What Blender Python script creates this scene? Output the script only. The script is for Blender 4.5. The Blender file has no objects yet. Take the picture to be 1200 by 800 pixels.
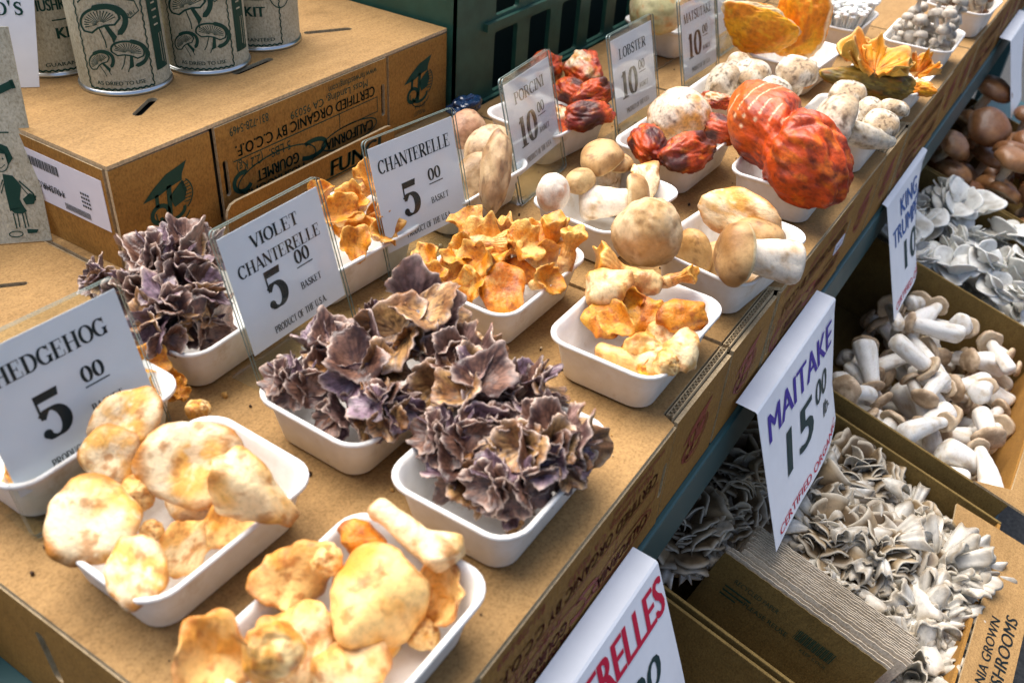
import bpy, math, random
import numpy as np
from mathutils import Matrix, Vector, Euler
from mathutils.geometry import tessellate_polygon

# ------------------------------------------------------------------ camera, sky, sun, exposure
SC = bpy.context.scene
COL = SC.collection
R = math.radians
FPX = 1090.15
CM = np.array([[0.542, -0.838, 0.062], [-0.473, -0.366, -0.801], [0.694, 0.405, -0.595]])
CM[2] /= np.linalg.norm(CM[2])
CM[0] -= CM[2] * CM[0].dot(CM[2]); CM[0] /= np.linalg.norm(CM[0])
CM[1] = np.cross(CM[2], CM[0])
CAM = np.array([0.0, 0.0, 0.45])
cam = bpy.data.cameras.new('camera'); camo = bpy.data.objects.new('camera', cam); COL.objects.link(camo)
r_, d_, f_ = CM
camo.matrix_world = Matrix(((r_[0], -d_[0], -f_[0], 0), (r_[1], -d_[1], -f_[1], 0), (r_[2], -d_[2], -f_[2], .45), (0, 0, 0, 1)))
cam.sensor_width = 36; cam.lens = 36 * FPX / 1200; cam.clip_start = .01; cam.clip_end = 500
cam.dof.use_dof = True; cam.dof.focus_distance = .86; cam.dof.aperture_fstop = 8.5
SC.camera = camo
W = bpy.data.worlds.new('World'); SC.world = W; W.use_nodes = True
nt = W.node_tree; bg = nt.nodes['Background']
sky = nt.nodes.new('ShaderNodeTexSky'); sky.sky_type = 'NISHITA'; sky.sun_disc = False
SUN_EL, SUN_AZ = R(64), R(75)          # azimuth measured from +X towards +Y
sky.sun_elevation = SUN_EL; sky.sun_rotation = math.pi / 2 - SUN_AZ
sky.air_density = .8; sky.dust_density = 4.0; sky.ozone_density = 1.0
nt.links.new(sky.outputs[0], bg.inputs[0]); bg.inputs[1].default_value = .092
sl = bpy.data.lights.new('sun', 'SUN'); sl.energy = 2.6; sl.angle = R(62); sl.color = (1, .965, .92)
so = bpy.data.objects.new('sun', sl); COL.objects.link(so)
sd = Vector((math.cos(SUN_EL) * math.cos(SUN_AZ), math.cos(SUN_EL) * math.sin(SUN_AZ), math.sin(SUN_EL)))
so.rotation_euler = sd.to_track_quat('Z', 'Y').to_euler()
VS = SC.view_settings
VS.view_transform = 'Standard'; VS.look = 'None'; VS.gamma = 1; VS.exposure = 1.34
SC.cycles.max_bounces = 8; SC.cycles.transparent_max_bounces = 12

# ------------------------------------------------------------------ helpers
def ray(px, py):
    return np.array([(px - 600) / FPX, (py - 400) / FPX, 1.0]) @ CM
def at(px, py, z=0.0):
    d = ray(px, py); return CAM + d * ((z - CAM[2]) / d[2])

def tag(o, label=None, cat=None, group=None, kind=None):
    if label: o['label'] = label
    if cat: o['category'] = cat
    if group: o['group'] = group
    if kind: o['kind'] = kind
    return o
def thing(name, label, cat, loc=(0, 0, 0), rot=(0, 0, 0), group=None):
    o = bpy.data.objects.new(name, None); COL.objects.link(o); o.empty_display_size = .02
    o.location = loc; o.rotation_euler = rot
    return tag(o, label, cat, group)

def make_mesh(name, V, F, mats, fm=None, cols=None, smooth=False):
    me = bpy.data.meshes.new(name)
    me.from_pydata([tuple(map(float, v)) for v in V], [], [tuple(map(int, f)) for f in F])
    for m in (mats if isinstance(mats, (list, tuple)) else [mats]): me.materials.append(m)
    if fm is not None: me.polygons.foreach_set('material_index', np.array(fm, dtype=np.int32))
    if smooth: me.polygons.foreach_set('use_smooth', np.ones(len(me.polygons), dtype=bool))
    if cols is not None:
        a = me.color_attributes.new('Col', 'FLOAT_COLOR', 'POINT')
        c = np.ones((len(V), 4), dtype=np.float32); c[:, :3] = cols
        a.data.foreach_set('color', c.ravel())
    me.update(); return me
def link(name, me, parent=None, mat=None):
    o = bpy.data.objects.new(name, me); COL.objects.link(o)
    if parent is not None: o.parent = parent
    if mat is not None:
        if parent is not None: o.matrix_basis = mat
        else: o.matrix_world = mat
    return o

class MB:
    """collects faces with material slots, then links them as one mesh object"""
    def __init__(s): s.V = []; s.F = []; s.M = []
    def add(s, V, F, mi=0, mat=None):
        b = len(s.V)
        for v in V:
            v = Vector(v)
            s.V.append(tuple(mat @ v) if mat is not None else tuple(v))
        for f in F: s.F.append([i + b for i in f]); s.M.append(mi)
        return s
    def box(s, x0, x1, y0, y1, z0, z1, mi=0, mat=None):
        V = [(x, y, z) for z in (z0, z1) for y in (y0, y1) for x in (x0, x1)]
        return s.add(V, [(0, 2, 3, 1), (4, 5, 7, 6), (0, 1, 5, 4), (2, 6, 7, 3), (0, 4, 6, 2), (1, 3, 7, 5)], mi, mat)
    def plate(s, outer, t=.003, holes=(), mi=0, mat=None, side=None):
        loops = [list(outer)] + [list(h) for h in holes]
        pts = [p for l in loops for p in l]; n = len(pts)
        tris = tessellate_polygon([[Vector((p[0], p[1], 0)) for p in l] for l in loops])
        V = [(p[0], p[1], 0) for p in pts] + [(p[0], p[1], -t) for p in pts]
        F = []
        for a, b, c in tris:
            ar = (pts[b][0]-pts[a][0])*(pts[c][1]-pts[a][1]) - (pts[b][1]-pts[a][1])*(pts[c][0]-pts[a][0])
            if abs(ar) < 1e-14: continue
            if ar < 0: b, c = c, b
            F.append((a, b, c)); F.append((a + n, c + n, b + n))
        s.add(V, F, mi, mat)
        o = 0; S = []
        for k, l in enumerate(loops):
            m = len(l)
            area = sum(l[i][0]*l[(i+1) % m][1] - l[(i+1) % m][0]*l[i][1] for i in range(m))
            flip = (area < 0) != (k > 0)
            for i in range(m):
                a, b = o + i, o + (i + 1) % m
                q = (a, a + n, b + n, b)
                S.append(q[::-1] if flip else q)
            o += m
        s.add(V, S, mi if side is None else side, mat)
        return s
    def art(s, A, mi, mat=None, z=.0004, wrap=None):
        V = [(x, y, z) for x, y in A.V]
        if wrap: V = [wrap(x, y, z) for x, y, z in V]
        return s.add(V, A.F, mi, mat)
    def build(s, name, mats, parent=None, smooth=False, mat=None, bevel=0):
        o = link(name, make_mesh(name, s.V, s.F, mats, s.M, smooth=smooth), parent, mat)
        if bevel:
            m = o.modifiers.new('b', 'BEVEL'); m.width = bevel; m.segments = 2; m.limit_method = 'ANGLE'; m.angle_limit = R(40)
        return o

def rrect(x0, x1, y0, y1, r, n=5):
    P = []
    for cx, cy, a in ((x1 - r, y1 - r, 0), (x0 + r, y1 - r, 90), (x0 + r, y0 + r, 180), (x1 - r, y0 + r, 270)):
        for i in range(n + 1):
            t = R(a + 90 * i / n); P.append((cx + r * math.cos(t), cy + r * math.sin(t)))
    return P
def slot(cx, cy, L, w, ang):
    P = rrect(-L / 2, L / 2, -w / 2, w / 2, w * .48, 3); c, s_ = math.cos(ang), math.sin(ang)
    return [(cx + c * x - s_ * y, cy + s_ * x + c * y) for x, y in P]

# ---- flat lettering and line art
_tc = {}
def text_geo(txt):
    if txt not in _tc:
        cu = bpy.data.curves.new('t', 'FONT'); cu.body = txt; cu.size = 1; cu.resolution_u = 3; cu.align_x = 'LEFT'
        ob = bpy.data.objects.new('t', cu)
        me = bpy.data.meshes.new_from_object(ob)
        V = [(v.co.x, v.co.y) for v in me.vertices]; F = [list(p.vertices) for p in me.polygons]
        bpy.data.objects.remove(ob); bpy.data.curves.remove(cu); bpy.data.meshes.remove(me)
        _tc[txt] = (V, F)
    return _tc[txt]
class Art:
    def __init__(s): s.V = []; s.F = []
    def add(s, V, F):
        b = len(s.V); s.V += [tuple(v) for v in V]; s.F += [[i + b for i in f] for f in F]
    def poly(s, P):
        if len(P) <= 4: s.add(P, [list(range(len(P)))])
        else: s.add(P, [list(t) for t in tessellate_polygon([[Vector((x, y, 0)) for x, y in P]])])
    def rect(s, x0, x1, y0, y1): s.add([(x0, y0), (x1, y0), (x1, y1), (x0, y1)], [(0, 1, 2, 3)])
    def stroke(s, P, w, closed=False):
        P = [Vector(p) for p in P]; n = len(P); V = []
        ws = w if isinstance(w, (list, tuple)) else [w] * n
        for i in range(n):
            a = P[(i - 1) % n] if (closed or i) else P[i]; b = P[(i + 1) % n] if (closed or i < n - 1) else P[i]
            d = (b - a); d = d.normalized() if d.length > 0 else Vector((1, 0)); q = Vector((-d.y, d.x)) * ws[i] / 2
            V += [tuple(P[i] + q), tuple(P[i] - q)]
        F = [(2 * i, 2 * i + 1, 2 * ((i + 1) % n) + 1, 2 * ((i + 1) % n)) for i in range(n if closed else n - 1)]
        s.add(V, F)
    def ell(s, cx, cy, rx, ry, w, a0=0, a1=360, n=28):
        c = abs(a1 - a0) >= 360; k = n if c else n + 1
        s.stroke([(cx + rx * math.cos(R(a0 + (a1 - a0) * i / n)), cy + ry * math.sin(R(a0 + (a1 - a0) * i / n))) for i in range(k)], w, c)
    def disc(s, cx, cy, rx, ry, n=18): s.add([(cx + rx * math.cos(2 * math.pi * i / n), cy + ry * math.sin(2 * math.pi * i / n)) for i in range(n)], [list(range(n))])
    def text(s, t, x, y, h, width=None, align='c', shear=0, bold=0, rot=0):
        V, F = text_geo(t); V = np.array(V); x0, x1 = V[:, 0].min(), V[:, 0].max(); y0, y1 = V[:, 1].min(), V[:, 1].max()
        sy = h / .69; sx = (width / (x1 - x0)) if width else sy
        V = (V - [x0, 0]) * [sx, sy]; wd = (x1 - x0) * sx
        V[:, 0] -= {'c': wd / 2, 'l': 0, 'r': wd}[align]
        V[:, 0] += shear * V[:, 1]
        c, q = math.cos(rot), math.sin(rot)
        for dx in ((0, bold, -bold) if bold else (0,)):
            s.add([(x + c * (a + dx) - q * b, y + q * (a + dx) + c * b) for a, b in V], F)
        return wd
    def flip180(s, cx, cy): s.V = [(2 * cx - x, 2 * cy - y) for x, y in s.V]

# a small high-contrast serif alphabet, drawn with a broad pen
def _arc(cx, cy, rx, ry, a0, a1, n=16): return [(cx + rx * math.cos(R(a0 + (a1 - a0) * i / n)), cy + ry * math.sin(R(a0 + (a1 - a0) * i / n))) for i in range(n + 1)]
class Serif:
    def __init__(s, T=.18, t=.06): s.T, s.t = T, t; s.A = Art()
    def pen(s, P, w=None):
        n = len(P); ws = []
        for i in range(n):
            a, b = P[max(i - 1, 0)], P[min(i + 1, n - 1)]; dx, dy = b[0] - a[0], b[1] - a[1]; l = math.hypot(dx, dy) or 1
            ws.append(w if w else math.hypot(s.T * dy / l, s.t * dx / l))
        s.A.stroke(P, ws)
    def sf(s, x, y, w=.2): s.A.rect(x - w, x + w, y - .025, y + .025)
    def stem(s, x, y0=0, y1=1, w=None, top=True, bot=True):
        w = w or s.T; s.A.rect(x - w / 2, x + w / 2, y0, y1)
        if top: s.sf(x, y1 - .025, w / 2 + .08)
        if bot: s.sf(x, y0 + .025, w / 2 + .08)
    def glyph(s, c):
        T, t, A = s.T, s.t, s.A
        if c == 'A':
            s.pen([(.07, 0), (.4, 1)], t); s.pen([(.38, 1), (.74, 0)], T); s.pen([(.18, .32), (.62, .32)], t); s.sf(.07, .025, .1); s.sf(.74, .025, .15); return .84
        if c == 'B':
            s.stem(.17); s.pen([(.17, .97), (.38, .97)] + _arc(.38, .745, .22, .225, 90, -90) + [(.17, .52)]); s.pen([(.17, .52), (.4, .52)] + _arc(.4, .275, .26, .245, 90, -90) + [(.17, .03)]); return .76
        if c == 'C':
            s.pen(_arc(.43, .5, .35, .47, 42, 318, 24)); A.rect(.70, .75, .66, 1.0); return .82
        if c == 'D':
            s.stem(.17); s.pen([(.17, .97), (.36, .97)] + _arc(.36, .5, .38, .47, 90, -90, 20) + [(.17, .03)]); return .86
        if c in 'EFL':
            s.stem(.17)
            if c in 'EF': A.rect(.17, .66, .95, 1); A.rect(.62, .66, .72, 1); A.rect(.17, .5, .49, .54); A.rect(.46, .5, .38, .65)
            if c in 'EL': A.rect(.17, .68, 0, .05); A.rect(.64, .68, 0, .3)
            return .76
        if c == 'G':
            s.pen(_arc(.43, .5, .35, .47, 42, 320, 24)); A.rect(.70, .75, .66, 1.0); s.stem(.70, 0.02, .42, None, True, False); return .88
        if c == 'H': s.stem(.17); s.stem(.72); A.rect(.17, .72, .48, .53); return .92
        if c == 'I': s.stem(.17); return .36
        if c == 'K': s.stem(.17); s.pen([(.24, .38), (.68, .98)], t); s.pen([(.36, .58), (.74, 0)], T); s.sf(.68, .975, .13); s.sf(.74, .025, .13); return .86
        if c == 'M': s.stem(.1, w=t); s.pen([(.12, 1), (.46, 0)], T); s.pen([(.46, 0), (.8, 1)], t); s.stem(.86); return 1.04
        if c == 'N': s.stem(.1, w=t); s.pen([(.1, 1), (.7, 0)], T); s.stem(.72, w=t, bot=False); return .86
        if c == 'O': s.pen(_arc(.43, .5, .35, .47, 0, 360, 32)); return .87
        if c in 'PR':
            s.stem(.17); s.pen([(.17, .97), (.4, .97)] + _arc(.4, .735, .23, .235, 90, -90) + [(.17, .5)])
            if c == 'R': s.pen([(.36, .5), (.74, 0)], T); s.sf(.74, .025, .1); return .84
            return .74
        if c == 'S':
            P = [(.58, .78), (.52, .92), (.36, .97), (.2, .9), (.14, .75), (.22, .61), (.4, .51), (.56, .4), (.61, .25), (.54, .09), (.36, .03), (.19, .08), (.11, .24)]
            s.A.stroke(P, [t + (T - t) * math.sin(math.pi * i / 12) ** 1.3 for i in range(13)]); A.rect(.58, .62, .68, 1); A.rect(.08, .12, 0, .34); return .7
        if c == 'T': s.stem(.38, top=False); A.rect(.04, .72, .95, 1); A.rect(.04, .08, .7, 1); A.rect(.68, .72, .7, 1); return .76
        if c == 'U': s.stem(.17, .28, 1, bot=False); s.pen(_arc(.43, .3, .26, .27, 180, 360)); s.stem(.69, .28, 1, w=t, bot=False); return .86
        if c == 'V': s.pen([(.1, 1), (.42, 0)], T); s.pen([(.42, 0), (.72, 1)], t); s.sf(.1, .975, .14); s.sf(.72, .975, .1); return .8
        if c == '5':
            s.A.poly([(.15, 1), (.66, 1), (.62, .82), (.15, .82)]); A.rect(.13, .18, .46, 1); s.pen([(.15, .5), (.25, .6)] + _arc(.34, .33, .27, .3, 90, -130, 20), None); A.disc(.15, .15, .1, .1); return .74
        if c == '1': s.stem(.32, top=False); s.A.poly([(.1, .86), (.32, 1), (.32, .9), (.1, .8)]); s.sf(.32, .025, .24); return .6
        if c == '0': s.pen(_arc(.36, .5, .26, .47, 0, 360, 28)); return .74
        if c == '3': s.pen(_arc(.32, .75, .23, .22, 150, -80)); s.pen(_arc(.32, .28, .28, .25, 80, -150)); A.disc(.12, .82, .08, .08); A.disc(.11, .17, .09, .09); return .7
        if c == '.': A.disc(.1, .06, .07, .07); return .24
        return .4
def serif(A, txt, x, y, h, width=None, T=.18, t=.06, align='c', sp=.02):
    V = []; F = []; cx = 0
    for c in txt:
        s = Serif(T, t); adv = s.glyph(c) if c != ' ' else .36
        b = len(V); V += [(p[0] + cx, p[1]) for p in s.A.V]; F += [[i + b for i in f] for f in s.A.F]; cx += adv + sp
    sx = width / cx if width else h
    ox = {'c': -cx * sx / 2, 'l': 0, 'r': -cx * sx}[align]
    A.add([(x + ox + p[0] * sx, y + p[1] * h) for p in V], F); return cx * sx

# ---- noise on arrays
def _h(ix, iy, iz, sd):
    h = (ix * 374761393 + iy * 668265263 + iz * 1440662683 + sd * 974634211) & 0xffffffff
    h = ((h ^ (h >> 13)) * 1274126177) & 0xffffffff
    h = ((h ^ (h >> 16)) * 668265263) & 0xffffffff
    return ((h ^ (h >> 15)) & 0xffffff) / float(0xffffff)
def vn(P, sd=0):
    P = np.asarray(P, dtype=float); i = np.floor(P).astype(np.int64); f = P - i; f = f * f * (3 - 2 * f)
    x, y, z = i[..., 0], i[..., 1], i[..., 2]; r = 0
    for a in (0, 1):
        for b in (0, 1):
            for c in (0, 1):
                w = (f[..., 0] if a else 1 - f[..., 0]) * (f[..., 1] if b else 1 - f[..., 1]) * (f[..., 2] if c else 1 - f[..., 2])
                r = r + w * _h(x + a, y + b, z + c, sd)
    return r
def fbm(P, sd=0, o=4):
    P = np.asarray(P, dtype=float); r = 0; a = .5; n = 0
    for k in range(o): r = r + a * vn(P, sd + k * 7); n += a; P = P * 2.03 + 11.7; a *= .5
    return r / n
def mix(a, b, t):
    t = np.clip(np.asarray(t, dtype=float), 0, 1)[..., None]
    return np.asarray(a, dtype=float) * (1 - t) + np.asarray(b, dtype=float) * t
def sst(a, b, x):
    t = np.clip((x - a) / (b - a), 0, 1); return t * t * (3 - 2 * t)

# ------------------------------------------------------------------ materials
def mat(name, col=(.5, .5, .5), rough=.6, spec=.4, metal=0):
    m = bpy.data.materials.new(name); m.use_nodes = True; b = m.node_tree.nodes['Principled BSDF']
    b.inputs['Base Color'].default_value = (*col, 1); b.inputs['Roughness'].default_value = rough
    b.inputs['Specular IOR Level'].default_value = spec; b.inputs['Metallic'].default_value = metal
    return m, m.node_tree, b
def node(nt, t, **k):
    n = nt.nodes.new(t)
    for a, v in k.items(): setattr(n, a, v)
    return n
def noise(nt, scale, detail=4, rough=.6, vec=None, stretch=None):
    n = node(nt, 'ShaderNodeTexNoise'); n.inputs['Scale'].default_value = scale; n.inputs['Detail'].default_value = detail; n.inputs['Roughness'].default_value = rough
    tc = node(nt, 'ShaderNodeTexCoord')
    if stretch:
        mp = node(nt, 'ShaderNodeMapping'); mp.inputs['Scale'].default_value = stretch
        nt.links.new(tc.outputs['Object'], mp.inputs[0]); nt.links.new(mp.outputs[0], n.inputs[0])
    else: nt.links.new(tc.outputs['Object'], n.inputs[0])
    return n
def ramp(nt, src, stops):
    r = node(nt, 'ShaderNodeValToRGB'); e = r.color_ramp.elements
    while len(e) < len(stops): e.new(.5)
    for k, (p, c) in enumerate(stops): e[k].position = p; e[k].color = (*c, 1)
    nt.links.new(src, r.inputs[0]); return r
def bump(nt, b, src, strength, dist=.001):
    bp = node(nt, 'ShaderNodeBump'); bp.inputs['Strength'].default_value = strength; bp.inputs['Distance'].default_value = dist
    nt.links.new(src, bp.inputs['Height']); nt.links.new(bp.outputs[0], b.inputs['Normal'])
def mixc(nt, a, b, fac, blend='MULTIPLY'):
    m = node(nt, 'ShaderNodeMix', data_type='RGBA', blend_type=blend)
    for s, v in ((m.inputs['Factor'], fac), (m.inputs['A'], a), (m.inputs['B'], b)):
        if isinstance(v, (int, float)): s.default_value = v
        elif isinstance(v, tuple): s.default_value = (*v, 1)
        else: nt.links.new(v, s)
    return m.outputs['Result']

def kraft(name, col):
    m, nt, b = mat(name, col, .78, .25)
    lo = tuple(c * .62 for c in col); hi = tuple(min(1, c * 1.22) for c in col)
    n1 = noise(nt, 9, 3); r1 = ramp(nt, n1.outputs[0], [(.3, tuple(c * .84 for c in col)), (.7, tuple(c * 1.1 for c in col))])
    n2 = noise(nt, 520, 3, .7, stretch=(1, 1, .6)); r2 = ramp(nt, n2.outputs[0], [(.28, (.62, .58, .5)), (.5, (.95, .95, .95)), (.72, (1.22, 1.2, 1.15))])
    c = mixc(nt, r1.outputs[0], r2.outputs[0], 1.0)
    n3 = noise(nt, 60, 2, .5, stretch=(.25, 1.6, 1)); r3 = ramp(nt, n3.outputs[0], [(.38, (.86, .84, .8)), (.6, (1, 1, 1))])
    c = mixc(nt, c, r3.outputs[0], .8)
    n4 = noise(nt, 14, 5, .65); r4 = ramp(nt, n4.outputs[0], [(.30, (.66, .62, .55)), (.40, (1, 1, 1))]); c = mixc(nt, c, r4.outputs[0], .55)
    nt.links.new(c, b.inputs['Base Color'])
    wv = node(nt, 'ShaderNodeTexWave'); wv.inputs['Scale'].default_value = 42; wv.inputs['Distortion'].default_value = .6; tc = node(nt, 'ShaderNodeTexCoord'); nt.links.new(tc.outputs['Object'], wv.inputs[0])
    ad = node(nt, 'ShaderNodeMath', operation='MULTIPLY_ADD'); ad.inputs[1].default_value = .25; nt.links.new(wv.outputs['Fac'], ad.inputs[0]); nt.links.new(n2.outputs[0], ad.inputs[2])
    ad2 = node(nt, 'ShaderNodeMath', operation='MULTIPLY_ADD'); ad2.inputs[1].default_value = 2.5; n5 = noise(nt, 7, 4); nt.links.new(n5.outputs[0], ad2.inputs[0]); nt.links.new(ad.outputs[0], ad2.inputs[2])
    bump(nt, b, ad2.outputs[0], .35, .0012); return m
KRAFT = kraft('kraft_board', (.36, .212, .080))
KRAFT2 = kraft('kraft_board_print_side', (.34, .17, .036))
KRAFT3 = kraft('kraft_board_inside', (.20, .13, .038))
CUT = kraft('kraft_cut_edge', (.55, .42, .25))
BAGP = kraft('paper_bag', (.74, .64, .50))
CARDP = kraft('pale_tan_card', (.54, .52, .40))
DARK_CORE = mat('carton_dark_core', (.03, .028, .02), .9, .1)[0]  # near-black, stands for the shade inside closed cartons
def ink(name, col):
    m, nt, b = mat(name, col, .6, .3)
    return m
INKG = ink('ink_dark_green', (.004, .045, .03)); INKR = ink('ink_brick_red', (.24, .03, .012)); INKK = ink('ink_black', (.012, .02, .022))
INKP = ink('marker_violet', (.05, .03, .30)); INKB = ink('marker_blue', (.03, .10, .32)); INKRED = ink('marker_red', (.55, .01, .05)); INKT = ink('marker_dark_teal', (.01, .04, .045))
def paper(name, col):
    m, nt, b = mat(name, col, .5, .35)
    n = noise(nt, 40, 3); r = ramp(nt, n.outputs[0], [(.3, tuple(c * .94 for c in col)), (.7, col)]); nt.links.new(r.outputs[0], b.inputs['Base Color']); return m
PAPER = paper('white_card', (.82, .84, .87)); STICK = paper('sticker_paper', (.70, .70, .78))
def pulp():
    m, nt, b = mat('moulded_pulp', (.8, .77, .72), .72, .25)
    n = noise(nt, 700, 3, .7); n2 = noise(nt, 60, 3)
    r = ramp(nt, n2.outputs[0], [(.3, (.73, .69, .62)), (.7, (.83, .81, .77))]); n3 = noise(nt, 38, 5, .7); r3 = ramp(nt, n3.outputs[0], [(.60, (1, 1, 1)), (.72, (.70, .58, .42))]); nt.links.new(mixc(nt, r.outputs[0], r3.outputs[0], .6), b.inputs['Base Color'])
    bump(nt, b, n.outputs[0], .35, .0006); return m
PULP = pulp()
def acrylic():
    m = bpy.data.materials.new('clear_acrylic'); m.use_nodes = True; nt = m.node_tree; nt.nodes.clear()
    o = node(nt, 'ShaderNodeOutputMaterial'); mx = node(nt, 'ShaderNodeMixShader'); tr = node(nt, 'ShaderNodeBsdfTransparent'); gl = node(nt, 'ShaderNodeBsdfGlossy'); lw = node(nt, 'ShaderNodeLayerWeight')
    tr.inputs[0].default_value = (.965, .98, .975, 1); gl.inputs['Roughness'].default_value = .06; lw.inputs['Blend'].default_value = .22
    mt = node(nt, 'ShaderNodeMath', operation='MULTIPLY'); mt.inputs[1].default_value = .28
    nt.links.new(lw.outputs['Fresnel'], mt.inputs[0]); nt.links.new(mt.outputs[0], mx.inputs[0])
    nt.links.new(tr.outputs[0], mx.inputs[1]); nt.links.new(gl.outputs[0], mx.inputs[2]); nt.links.new(mx.outputs[0], o.inputs[0]); return m
ACRY = acrylic()
def acr_edge():
    m, nt, b = mat('acrylic_edge', (.16, .21, .19), .15, .6); return m
ACRE = acr_edge()
TEAL = mat('teal_painted_steel', (.02, .075, .08), .45, .5)[0]
def crate_m():
    m, nt, b = mat('dark_green_plastic', (.012, .05, .036), .42, .45)
    n = noise(nt, 30, 4); r = ramp(nt, n.outputs[0], [(.3, (.012, .055, .038)), (.7, (.026, .095, .065))]); nt.links.new(r.outputs[0], b.inputs['Base Color'])
    n2 = noise(nt, 200, 3); bump(nt, b, n2.outputs[0], .15); return m
CRATE = crate_m()
DARK = mat('dark_interior', (.006, .018, .016), .8, .2)[0]  # near-black, stands for the shade inside the crates
TIN = mat('tin_plate', (.62, .64, .63), .28, .5, 1)[0]
LABELP = kraft('can_label_paper', (.50, .47, .34))
BLUEB = mat('blue_plastic_film', (.008, .03, .08), .15, .6)[0]
def asphalt():
    m, nt, b = mat('asphalt', (.05, .05, .05), .9, .2)
    n = noise(nt, 120, 5); r = ramp(nt, n.outputs[0], [(.3, (.025, .027, .028)), (.7, (.07, .07, .068))]); nt.links.new(r.outputs[0], b.inputs['Base Color']); bump(nt, b, n.outputs[0], .5, .004); return m
ASPH = asphalt()
def shroom_mat(name, rough=.5, spec=.4, bscale=220, bstr=.35, speck=.25, sss=.06, tint=(1, 1, 1)):
    m, nt, b = mat(name, (1, 1, 1), rough, spec)
    a = node(nt, 'ShaderNodeVertexColor'); a.layer_name = 'Col'
    n = noise(nt, bscale, 5, .65); r = ramp(nt, n.outputs[0], [(.3, (1 - speck,) * 3), (.5, (1, 1, 1)), (.75, (1 + speck * .5,) * 3)])
    nt.links.new(mixc(nt, mixc(nt, a.outputs[0], r.outputs[0], 1.0), tint, 1.0), b.inputs['Base Color'])
    b.inputs['Subsurface Weight'].default_value = sss; b.inputs['Subsurface Radius'].default_value = (.006, .003, .0015); b.inputs['Subsurface Scale'].default_value = 1
    bump(nt, b, n.outputs[0], bstr, .0012); return m
# the unit meshes are one unit across and scaled down, so noise scales are per unit
M_CHAN = shroom_mat('chanterelle_flesh', .36, .5, 18, .75, .34, tint=(.92, .74, .46))
M_GOLD = shroom_mat('golden_flesh', .42, .45, 18, .75, .28, tint=(1.0, .86, .66))
M_HEDGE = shroom_mat('hedgehog_flesh', .5, .4, 20, .7, .26, tint=(.99, .91, .77))
M_VIOL = shroom_mat('violet_flesh', .30, .55, 16, .6, .45, 0, (.74, .65, .64))
M_PORC = shroom_mat('porcini_flesh', .48, .35, 18, .35, .2, tint=(.90, .82, .72))
M_LOB = shroom_mat('lobster_flesh', .4, .45, 22, .7, .5, tint=(.85, .72, .6))
M_MATS = shroom_mat('matsutake_flesh', .55, .3, 16, .6, .42, tint=(.78, .71, .60))
M_FAN = shroom_mat('sulphur_shelf_flesh', .5, .35, 14, .6, .3, 0, (.92, .78, .6))
M_WHITE = shroom_mat('pale_flesh', .45, .35, 14, .3, .14, tint=(.90, .88, .84))
M_MAIT = shroom_mat('maitake_flesh', .42, .4, 14, .5, .3, 0, (.92, .87, .80))
M_BROWN = shroom_mat('brown_cap_skin', .38, .45, 14, .35, .25, tint=(.85, .8, .75))

# ------------------------------------------------------------------ setting
g = MB(); g.add([(-60, -60, 0), (60, -60, 0), (60, 60, 0), (-60, 60, 0)], [(0, 1, 2, 3)])
tag(g.build('ground', [ASPH], mat=Matrix.Translation((0, 0, -.95))), 'dark asphalt under the stall', kind='structure')

TILT = R(15); ZB = -.25
def rim_m(dz=0):           # frame of the tilted lower tier: x along the row, y up the slope, z off the rims
    return Matrix.Translation((0, .13, ZB + dz)) @ Matrix.Rotation(TILT, 4, 'X')
tb = thing('display_table', 'teal steel market table carrying the row of brown cartons', 'table', (1.2, .6, -.95))
def inT(o): return Matrix.Translation(o.location).inverted()
MB().box(.10, 2.7, .175, 1.2, -.135, -.109, 0, inT(tb)).build('top_board', [TEAL], tb, bevel=.002)
MB().box(.10, 2.7, .150, .174, -.165, -.109, 0, inT(tb)).build('front_rail', [TEAL], tb, bevel=.002)
for lx in (.14, 2.66):
    for ly in (.185, 1.17): MB().box(lx - .02, lx + .02, ly - .02, ly + .02, -.95, -.136, 0, inT(tb)).build('leg', [TEAL], tb, bevel=.002)
rk = thing('sloped_rack', 'sloped dark rack below the table edge carrying open cartons', 'rack', (1.2, 0, -.95))
MB().box(.10, 2.7, -.31, .02, -.165, -.145, 0, inT(rk) @ rim_m()).build('shelf', [TEAL], rk, bevel=.002)
for lx in (.14, 2.66): MB().box(lx - .02, lx + .02, -.2, -.16, -.95, -.49, 0, inT(rk)).build('leg', [TEAL], rk)
for lx in (.14, 2.66): MB().box(lx - .02, lx + .02, .06, .10, -.95, -.43, 0, inT(rk)).build('leg', [TEAL], rk)

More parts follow.
